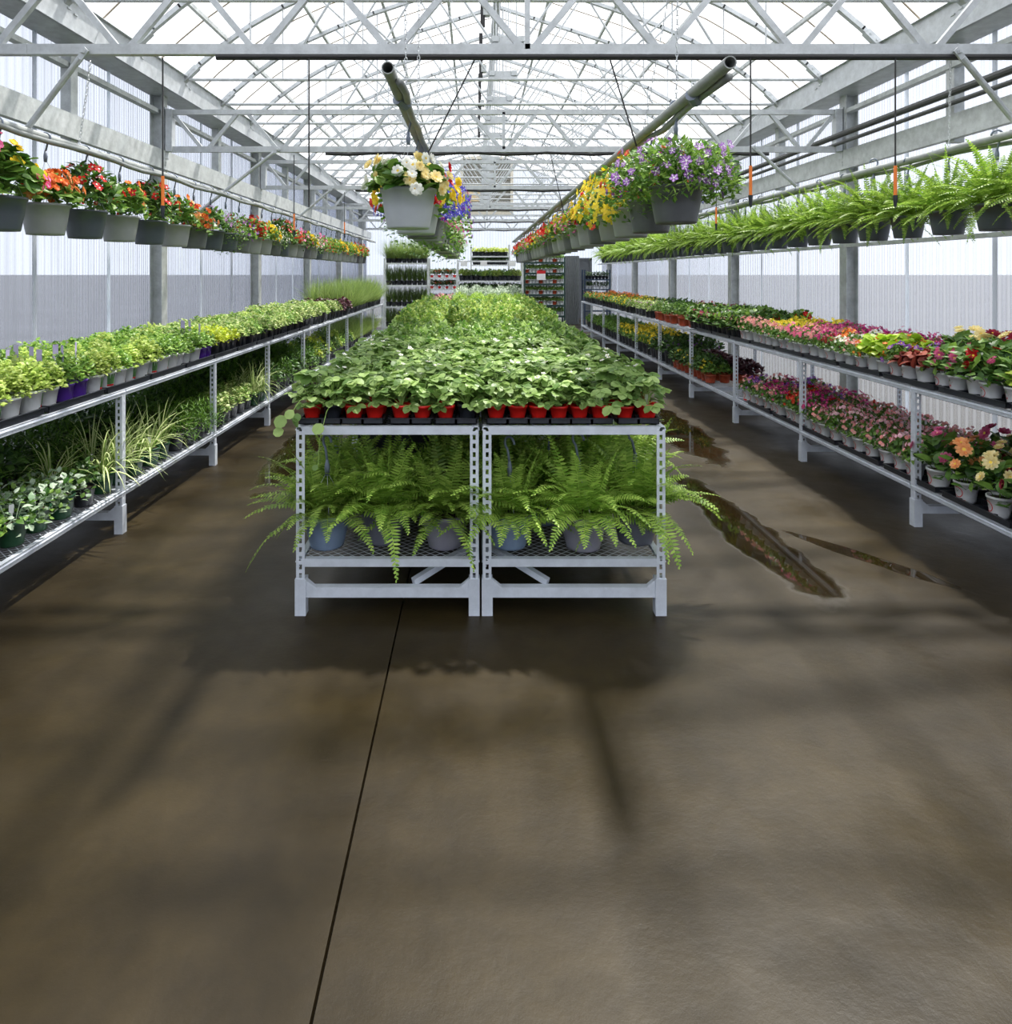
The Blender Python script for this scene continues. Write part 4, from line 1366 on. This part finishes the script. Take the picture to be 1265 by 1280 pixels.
while y < 8.9:
    for c in range(6):
        x = XB + .085 + c * .135
        nm, d, parts = right_top(y, c, i)
        lab = '%s, %s along the aisle edge of the right bench' % (d, nth(i)) if c == 0 else '%s in the packed rows of the right bench top' % d
        zone('flower', nm, x + RNG.uniform(-.012, .012), y + RNG.uniform(-.015, .015), ZT + .006, parts, lab, 'aisle edge of the right bench' if c == 0 else d + ' on the right bench', RNG.uniform(.92, 1.15),
             -pi / 2 + RNG.uniform(-.3, .15) if c == 0 else None)
    y += .142; i += 1
for k in range(10):
    tray(TR_S, (XB + .155, 3.3 + .56 * k, ZT), 'black carrier tray at the aisle edge of the right bench, %s from the front' % nth(k), 'right bench trays')
while y < 17.6:
    for c in range(4):
        x = XB + .1 + c * .21
        if y < 10.8:
            a = ('bedding_plant', 'green bedding plant in terracotta pot along the right bench', 'green bedding plants', P_TER + [('foliage', pick(F_FLW))] + ([('blossoms', pick(B_SMALL['crimson']))] if c > 2 else []), 1.35)
        elif y < 12.4:
            a = ('bedding_plant', 'lilac flowered plant far along the right bench', 'lilac plants on the right bench', P_BLK2 + [('foliage', pick(F_DARK if c > 1 else F_CREAM)), ('blossoms', pick(B_FEW['lilac']))], 1.1)
        elif y < 14.2:
            a = ('bedding_plant', 'yellow flowered plant far along the right bench', 'yellow plants on the right bench', P_BLK2 + [('foliage', pick(F_FLW)), ('blossoms', pick(B_FEW['yellow']))], 1.15)
        else:
            a = ('marigold', 'orange marigold at the far end of the right bench', 'marigolds at the far end', P_BLK2 + [('foliage', pick(F_FLW)), ('blossoms', pick((B_SMALL if c > 2 else B_FEW)['orange']))], 1.15)
        zone('flower', a[0], x + RNG.uniform(-.03, .03), y + RNG.uniform(-.03, .03), ZT, a[3], a[1], a[2], a[4] * RNG.uniform(.9, 1.1))
    y += .235

y = 3.05; i = 0
while y < 7.3:
    cols_ = 5 if y > 4.4 else 4
    for c in range(cols_):
        x = XB + .09 + c * (.15 if y > 4.4 else .19)
        dec = D_SWIRL if c == 0 else None
        if y < 4.4:
            k = ['peach', 'cream', 'crimson', 'pink'][(i * 3 + c) % 4] if c < 2 else ['crimson', 'pink', 'cream'][(i + c) % 3]
            a = ('dahlia', {'peach': 'peach', 'cream': 'pale yellow', 'crimson': 'crimson', 'pink': 'pink'}[k] + ' dahlia in white pot', white(dec, ('foliage', pick(F_FLWBIG)), ('blossoms', pick(B_DAH[k]))), 1.12)
        elif y < 5.85:
            a = ('aster', 'blush pink aster in white pot', white(dec, T_WHITE, ('foliage', pick(F_FLW)), ('blossoms', pick(B_MUM))), 1.05)
        else:
            k = pick(['red', 'violet', 'rose', 'magenta'])
            a = ('verbena', {'red': 'red', 'violet': 'violet', 'rose': 'soft pink', 'magenta': 'magenta'}[k] + ' bedding plant in white pot', white(dec, T_WHITE, ('foliage', pick(F_FLW)), ('blossoms', pick(B_SMALL[k]))), 1.1)
        lab = '%s, %s along the edge of the right lower shelf' % (a[1], nth(i)) if c == 0 else '%s deeper on the right lower shelf' % a[1]
        zone('flower', a[0], x + RNG.uniform(-.015, .015), y + RNG.uniform(-.015, .015), ZB + .006, a[2], lab, 'edge of the right lower shelf' if c == 0 else a[1] + ' deeper on the right lower shelf', a[3] * RNG.uniform(.93, 1.1),
             -pi / 2 + RNG.uniform(-.3, .1) if c == 0 else None)
    y += .16 if y > 4.35 else .23; i += 1
for k in range(7):
    tray(TR_S, (XB + .155, 3.25 + .58 * k, ZB), 'black carrier tray at the edge of the right lower shelf, %s from the front' % nth(k), 'right lower shelf trays')
y = 8.35; i = 0
while y < 9.8:
    for c in range(4):
        x = XB + .1 + c * .18
        a = ('dark leaved plant in terracotta pot' if c < 2 else 'burgundy leaved plant in terracotta pot')
        lab = '%s, %s along the right lower shelf past the empty stretch' % (a, nth(i)) if c == 0 else '%s deeper past the empty stretch of shelf' % a
        parts = P_TER + [('foliage', pick((F_DARK if i else F_FLW) if c < 2 else F_BURG))] + ([('blossoms', pick(B_SMALL['yellow']))] if c == 0 and i % 2 else [])
        zone('plant', 'bedding_plant', x, y, ZB, parts, lab, 'terracotta pots on the right lower shelf' if c == 0 else a + 's deeper on the shelf', 1.15)
    y += .17; i += 1
while y < 17.4:
    for c in range(3):
        x = XB + .14 + c * .27
        k = 'yellow' if 10.8 < y < 13.5 else ('violet' if y < 10.8 else None)
        a = {'yellow': 'yellow flowered plant far along the right lower shelf', 'violet': 'violet flowered plant along the right lower shelf', None: 'leafy plant at the far end of the right lower shelf'}[k]
        zone('plant', 'bedding_plant', x, y, ZB, P_BLK2 + [('foliage', pick(F_FLW if k != 'violet' else F_DARK))] + ([('blossoms', pick(B_SMALL[k] if k == 'yellow' else B_FEW[k]))] if k else []), a, a + 's', 1.6)
    y += .27

# ------------------------------------------------------------------ hanging baskets
def bpot(mat, nm, rt=.15, rb=.115, h=.215):
    return [('pot', basket_pot(nm, rt, rb, h, mat), [('soil', soil_mesh('soil', rt * .92, h - .03))])]
BP = {'slate': bpot(SLATE_POT, 'slate'), 'grey': bpot(GREY_POT, 'grey'), 'dark': bpot(plain('charcoal_pot_plastic', srgb(92, 94, 98), .38), 'dark'), 'pale': bpot(PALE_POT, 'pale', .165, .125, .24)}
HB = {k: hanger_mesh(.205, .145, RZ - 1.9) for k in ('a',)}
ZK = 1.9
def bask(nm, mats_f, n, L, W, shape, blo, r=.2, h=.22, seed=1, low=.25, stems=8, z0=.2):
    """foliage and blossoms for one basket: blo = [(colours, count, size, petals, rows, eye, cluster)]"""
    h *= 1.45; r *= 1.14; n = int(n * 2.9); L *= 1.1; W *= 1.2
    parts = [('foliage', M(clump(seed, n, r, h, z0, L, W, shape, len(mats_f), stems, low=low, full=.36), 'foliage', mats_f))]
    for j, (cs, k, size, pt, rows, eye, cl) in enumerate(blo):
        parts.append(('blossoms', M(blossoms(seed + 50 + j, int(k * 1.25), r * 1.05, h * 1.04, z0, size, len(cs), pt, True, .5 if low >= 0 else -.2, rows, cl, 'stripe' in cs, .45, .36), 'blossoms', [petal(c) for c in cs] + [eye])))
    return parts
K = {
    'geranium': bask('g', [L_MID], 60, .085, .085, ROUND, [(['pink'], 7, .05, 5, 2, EYE_W, 7), (['yellow'], 4, .05, 5, 2, EYE, 6)], .2, .24, 400),
    'peach begonia': bask('p', [L_MID], 50, .075, .06, OV, [(['peach', 'orange'], 20, .055, 6, 3, EYE, 4), (['red'], 4, .045, 5, 1, EYE, 1)], .18, .16, 410),
    'red impatiens': bask('r', [L_MID, L_DARK], 130, .09, .036, OV, [(['red'], 20, .062, 5, 1, EYE_W, 1)], .22, .27, 420),
    'red and orange impatiens': bask('ro', [L_MID], 110, .08, .036, OV, [(['red'], 12, .055, 5, 1, EYE, 1), (['peach', 'orange'], 9, .06, 6, 2, EYE, 1)], .2, .22, 430),
    'peach trailing begonia': bask('pt', [L_MID], 50, .07, .05, OV, [(['peach', 'orange'], 26, .055, 6, 3, EYE, 4)], .2, .15, 440, -.5),
    'lilac impatiens': bask('l', [L_MID, L_DARK], 110, .07, .036, OV, [(['lilac'], 26, .055, 5, 1, EYE_W, 1)], .21, .2, 450),
    'trailing lobelia': bask('tl', [L_MID], 420, .03, .012, LANCE, [(['violet', 'lilac'], 70, .02, 5, 1, EYE_W, 1)], .23, .2, 460, -.9),
    'mixed red and violet': bask('m', [L_MID], 110, .05, .026, OV, [(['red', 'violet'], 40, .04, 5, 1, EYE, 1)], .2, .2, 470, -.3),
    'coral begonia': bask('c', [L_MID], 60, .07, .055, OV, [(['coral', 'red'], 22, .06, 6, 3, EYE, 4)], .2, .18, 480, 0),
    'yellow begonia': bask('y', [L_MID], 60, .07, .055, OV, [(['yellow'], 22, .06, 6, 3, EYE, 4)], .2, .18, 490, 0),
    'white alyssum': bask('w', [L_MID], 260, .03, .014, LANCE, [(['white'], 120, .024, 5, 1, EYE, 1)], .22, .18, 500, -.7),
    'magenta petunia': bask('mp', [L_MID], 120, .045, .026, OV, [(['magenta', 'pink'], 46, .05, 5, 1, EYE_W, 1)], .22, .2, 510, -.4),
    'orange mixed': bask('om', [L_MID], 110, .05, .03, OV, [(['orange', 'yellow', 'coral'], 40, .045, 5, 1, EYE, 1)], .21, .2, 520, -.3),
    'white begonia': bask('wb', [L_MID], 64, .085, .07, ROUND, [(['cream', 'white'], 16, .07, 7, 3, EYE, 4)], .2, .125, 530, .1, z0=.225),
    'yellow and coral begonia': bask('yc', [L_MID], 50, .075, .06, OV, [(['yellow'], 18, .07, 7, 3, EYE, 4), (['coral', 'red'], 18, .07, 7, 3, EYE, 4)], .24, .2, 540, -.4),
    'blue lobelia': bask('bl', [L_MID], 160, .03, .012, LANCE, [(['blue'], 1100, .032, 5, 1, EYE_W, 1)], .31, .24, 550, -.9),
    'violet petunia': bask('vp', [L_MID], 130, .05, .03, OV, [(['violet', 'magenta'], 34, .055, 5, 1, EYE_D, 1), (['yellow'], 6, .05, 5, 1, EYE, 1)], .33, .26, 560, -.9),
    'striped violet petunia': bask('sp', [L_MID, L_HERB2], 760, .05, .02, LANCE, [(['stripe'], 54, .054, 5, 1, EYE_W, 1), (['violet', 'stripe'], 40, .05, 5, 1, EYE_W, 1)], .32, .2, 570, -.35, 30),
    'red and blue mixed': bask('rb', [L_MID], 260, .04, .022, OV, [(['coral', 'red'], 20, .05, 5, 2, EYE, 2), (['blue'], 16, .04, 5, 1, EYE_W, 1)], .27, .25, 580, -.4),
    'yellow petunia': bask('yp', [L_MID], 160, .045, .028, OV, [(['yellow'], 90, .075, 5, 1, EYE, 1)], .28, .27, 590, -.4),
    'red begonia': bask('rg', [L_MID], 60, .065, .05, OV, [(['red', 'coral'], 26, .06, 6, 3, EYE, 2)], .2, .18, 600, -.3),
}
LEFT_SEQ = [('geranium', 'slate'), ('peach begonia', 'grey'), ('red impatiens', 'slate'), ('red and orange impatiens', 'grey'), ('red impatiens', 'slate'), ('red and orange impatiens', 'grey'),
            ('peach trailing begonia', 'dark'), ('lilac impatiens', 'slate'), ('trailing lobelia', 'slate'), ('mixed red and violet', 'dark'), ('coral begonia', 'grey'), ('yellow begonia', 'grey'),
            ('white alyssum', 'dark'), ('red impatiens', 'slate'), ('coral begonia', 'grey'), ('magenta petunia', 'grey'), ('yellow begonia', 'dark'), ('white alyssum', 'grey'), ('magenta petunia', 'slate'), ('orange mixed', 'grey')]
SP = [4.24, 4.70, 5.18, 5.68, 6.2, 6.72]
yy = 4.24
for i in range(30):
    yk = SP[i] if i < len(SP) else 6.72 + (i - 5) * .46
    k, p = LEFT_SEQ[i] if i < len(LEFT_SEQ) else pick([('orange mixed', 'grey'), ('magenta petunia', 'slate'), ('yellow begonia', 'grey'), ('coral begonia', 'dark')])
    put('hanging_basket', BP[p] + HB['a'] + K[k], (X_LR, yk, ZK), RNG.uniform(-.5, .5), 1., 'basket of %s in %s pot, %s along the left rail' % (k, 'charcoal' if p == 'dark' else p, nth(i)), 'hanging basket', 'baskets on the left rail')
PFH = {'s': bpot(SLATE_POT, 'slate_small', .128, .1, .185)}
HF = hanger_mesh(.18, .125, RZ - 1.93)
for i in range(31):
    yk = 4.22 + .485 * i
    put('hanging_fern', PFH['s'] + HF + [('fronds', pick(F_FERNH))], (X_RR, yk, 1.93), RNG.uniform(0, 6.28) if 0 else RNG.choice([0, .3, -.3]) , RNG.uniform(.95, 1.1),
        'light green fern in slate hanging pot, %s along the right rail' % nth(i), 'hanging fern', 'ferns on the right rail')
CL_SEQ = [('white begonia', 'pale'), ('yellow and coral begonia', 'pale'), ('blue lobelia', 'dark'), ('violet petunia', 'grey'), ('violet petunia', 'grey')]
for i in range(16):
    k, p = CL_SEQ[i] if i < len(CL_SEQ) else pick([('violet petunia', 'grey'), ('white alyssum', 'grey'), ('magenta petunia', 'dark')])
    put('hanging_basket', BP[p] + HB['a'] + K[k], (X_CL, 4.07 + .56 * i, ZK), RNG.uniform(-.4, .4), 1., 'basket of %s in %s pot, %s along the left centre pipe' % (k, 'charcoal' if p == 'dark' else p, nth(i)), 'hanging basket', 'baskets on the left centre pipe')
CR_SEQ = [('striped violet petunia', 'dark'), ('red and blue mixed', 'dark'), ('yellow petunia', 'grey'), ('yellow petunia', 'grey'), ('red begonia', 'dark'), ('yellow begonia', 'grey'), ('magenta petunia', 'grey'),
          ('magenta petunia', 'dark'), ('yellow begonia', 'grey'), ('orange mixed', 'grey'), ('coral begonia', 'dark')]
for i in range(24):
    k, p = CR_SEQ[i] if i < len(CR_SEQ) else pick([('orange mixed', 'grey'), ('coral begonia', 'grey'), ('magenta petunia', 'dark')])
    put('hanging_basket', BP[p] + HB['a'] + K[k], (X_CR + .02, 3.9 + .56 * i, ZK + (.02 if i == 0 else 0)), RNG.uniform(-.4, .4), 1., 'basket of %s in %s pot, %s along the right centre pipe' % (k, 'charcoal' if p == 'dark' else p, nth(i)), 'hanging basket', 'baskets on the right centre pipe')

# ------------------------------------------------------------------ racks at the far end
BLUE_ST = plain('dark_blue_rack_steel', srgb(44, 62, 84), .45)
GREEN_ST = plain('dark_green_rack_steel', srgb(34, 62, 56), .45)
WHITE_ST = plain('white_rack_steel', srgb(214, 218, 220), .45)
def rack(x0, x1, y, zs, top, mat, label, dp=.45, thick=.03):
    t = tag(empty('plant_rack', ((x0 + x1) / 2, y, 0)), label, 'rack')
    w = (x1 - x0) / 2
    for sx in (-1, 1):
        for sy in (0, 1):
            mb = MB(); mb.b2((sx * w - .022, sy * dp - .02, 0), (sx * w + .022, sy * dp + .02, top)); mb.build('post', mat, t)
    for z in zs:
        mb = MB(); mb.b2((-w, 0, z - thick), (w, dp, z - .012)); mb.b2((-w, -.015, z - thick - .01), (w, .005, z)); mb.build('shelf', mat, t)
    return t
def fill(x0, x1, y, zs, n, name, parts_fn, d, sc, dp=.45, rows=2):
    for q, z in enumerate(zs):
        for r in range(rows):
            for i in range(n):
                put(name, parts_fn(q, i), (x0 + (x1 - x0) * (i + .5) / n, y + .1 + r * .22, z), -.2 + RNG.uniform(-.3, .3), sc * RNG.uniform(.92, 1.08), '%s, %s shelf from the top' % (d, nth(q)), 'plant', '%s %s shelf' % (d, nth(q)))
rack(-2.27, -1.17, 17.0, (1.9, 1.34, .8, .28), 2.02, WHITE_ST, 'tall white rack of grasses beyond the left bench')
fill(-2.25, -1.2, 17.0, (1.9, 1.34, .8, .28), 8, 'potted_grass', lambda q, i: P_BLK2 + [('blades', pick(F_GRASSD if q else F_GRASS))], 'upright grass on the tall white rack', 1.02)
rack(-1.3, -.5, 19.2, (1.52, 1.2, .8), 1.75, WHITE_ST, 'white rack of red and white pots behind the grasses')
fill(-1.28, -.52, 19.2, (1.52, 1.2, .8), 7, 'potted_flower', lambda q, i: (P_WHT if i % 2 else P_RED) + [('foliage', pick(F_DARK)), ('blossoms', pick(B_SMALL['red' if i % 3 else 'white']))], 'flower in red or white pot', .95)
rack(-.45, 1.3, 18.1, (1.98, 1.44, 1.05), 2.0, WHITE_ST, 'wide white trolley rack of seedlings behind the centre tables')
fill(-.4, 1.25, 18.1, (1.44, 1.05), 13, 'seedling_pot', lambda q, i: P_BLK2 + [('foliage', pick(F_HERBS if q == 0 else F_DARK))], 'green seedling on the wide trolley', 1.25)
rack(-.1, 1.05, 20.2, (2.16, 1.9), 2.5, WHITE_ST, 'tall white rack with seedlings above the wide trolley')
fill(-.05, 1.0, 20.2, (2.16, 1.9), 9, 'seedling_pot', lambda q, i: P_BLK2 + [('foliage', pick(F_LIME if q == 0 else F_DARK))], 'green seedling on the tall rear rack', 1.15)
rack(1.5, 2.68, 20.0, (1.98, 1.66, 1.34, 1.02, .7, .38), 2.12, GREEN_ST, 'dark green many-shelved rack of small pots', .45, .05)
P_SEED = pot_set('seed', .046, .036, .1, WHITE_POT)
fill(1.52, 2.66, 20.0, (1.98, 1.66, 1.34, 1.02, .7, .38), 11, 'seedling_pot', lambda q, i: (P_SEED if i % 4 else P_TER) + [('foliage', pick(F_MINT))], 'small pot on the dark green rack', 1.12, rows=2)
rack(3.38, 4.15, 20.6, (1.46, 1.16, .84, .5), 1.75, BLUE_ST, 'dark blue rack of pots at the far end of the right wall')
fill(3.4, 4.13, 20.6, (1.46, 1.16, .84), 7, 'seedling_pot', lambda q, i: (P_WHT if q == 1 else P_BLK2) + [('foliage', pick(F_DARK))], 'dark leaved pot on the blue rack', .9, rows=1)
t = tag(empty('price_sign', (1.98, 19.95, 1.6)), 'small red and white price card on the dark green rack', 'sign')
mb = MB(); mb.b2((-.13, -.012, -.16), (.13, 0, .12)); mb.build('card', plain('white_sign_card', srgb(240, 240, 240), .5, vary=.02), t)
mb = MB(); mb.b2((-.13, -.016, .03), (.13, -.012, .12)); mb.build('red_band', LOGO_RED, t)
for k, (x, z) in enumerate(((-.28, 1.93), (.25, 1.93), (1.02, 1.93))):
    mb = MB(); mb.b2((x - .09, 18.06, z - .1), (x + .09, 18.08, z + .03))
    tag(mb.build('price_sign', MATS['white_sign_card']), 'blank white card on the top bar of the wide trolley, %s' % nth(k), 'sign')

# ------------------------------------------------------------------ daylight and camera
w = bpy.data.worlds.new('daylight'); scene.world = w
w.use_nodes = True
nt = w.node_tree
bg = nt.nodes['Background']
bg.inputs['Color'].default_value = (.93, .96, 1., 1)
bg.inputs['Strength'].default_value = SKY = 1.0
sun = bpy.data.lights.new('sun', 'SUN'); sun.energy = 8.0; sun.angle = radians(2.2); sun.color = (1, .94, .84)
so = bpy.data.objects.new('sun', sun); col.objects.link(so)
dirv = V((-.28, -.42, -1.0))
so.rotation_euler = dirv.to_track_quat('-Z', 'Y').to_euler()

cam = bpy.data.cameras.new('camera')
co = bpy.data.objects.new('camera', cam); col.objects.link(co)
co.location = (0, 0, 1.63); co.rotation_euler = (pi / 2, 0, 0)
cam.sensor_fit = 'HORIZONTAL'; cam.sensor_width = 36
cam.lens = 840 / 1265 * 36
cam.shift_x = (632.5 - 593) / 1265
cam.shift_y = -(640 - 342) / 1265
cam.clip_start = .05; cam.clip_end = 2000
scene.camera = co

scene.view_settings.view_transform = 'Standard'
scene.view_settings.look = 'None'
scene.view_settings.gamma = 1
scene.view_settings.use_curve_mapping = False
scene.view_settings.exposure = .95
scene.cycles.max_bounces = 8
scene.cycles.transparent_max_bounces = 12
scene.cycles.use_denoising = True
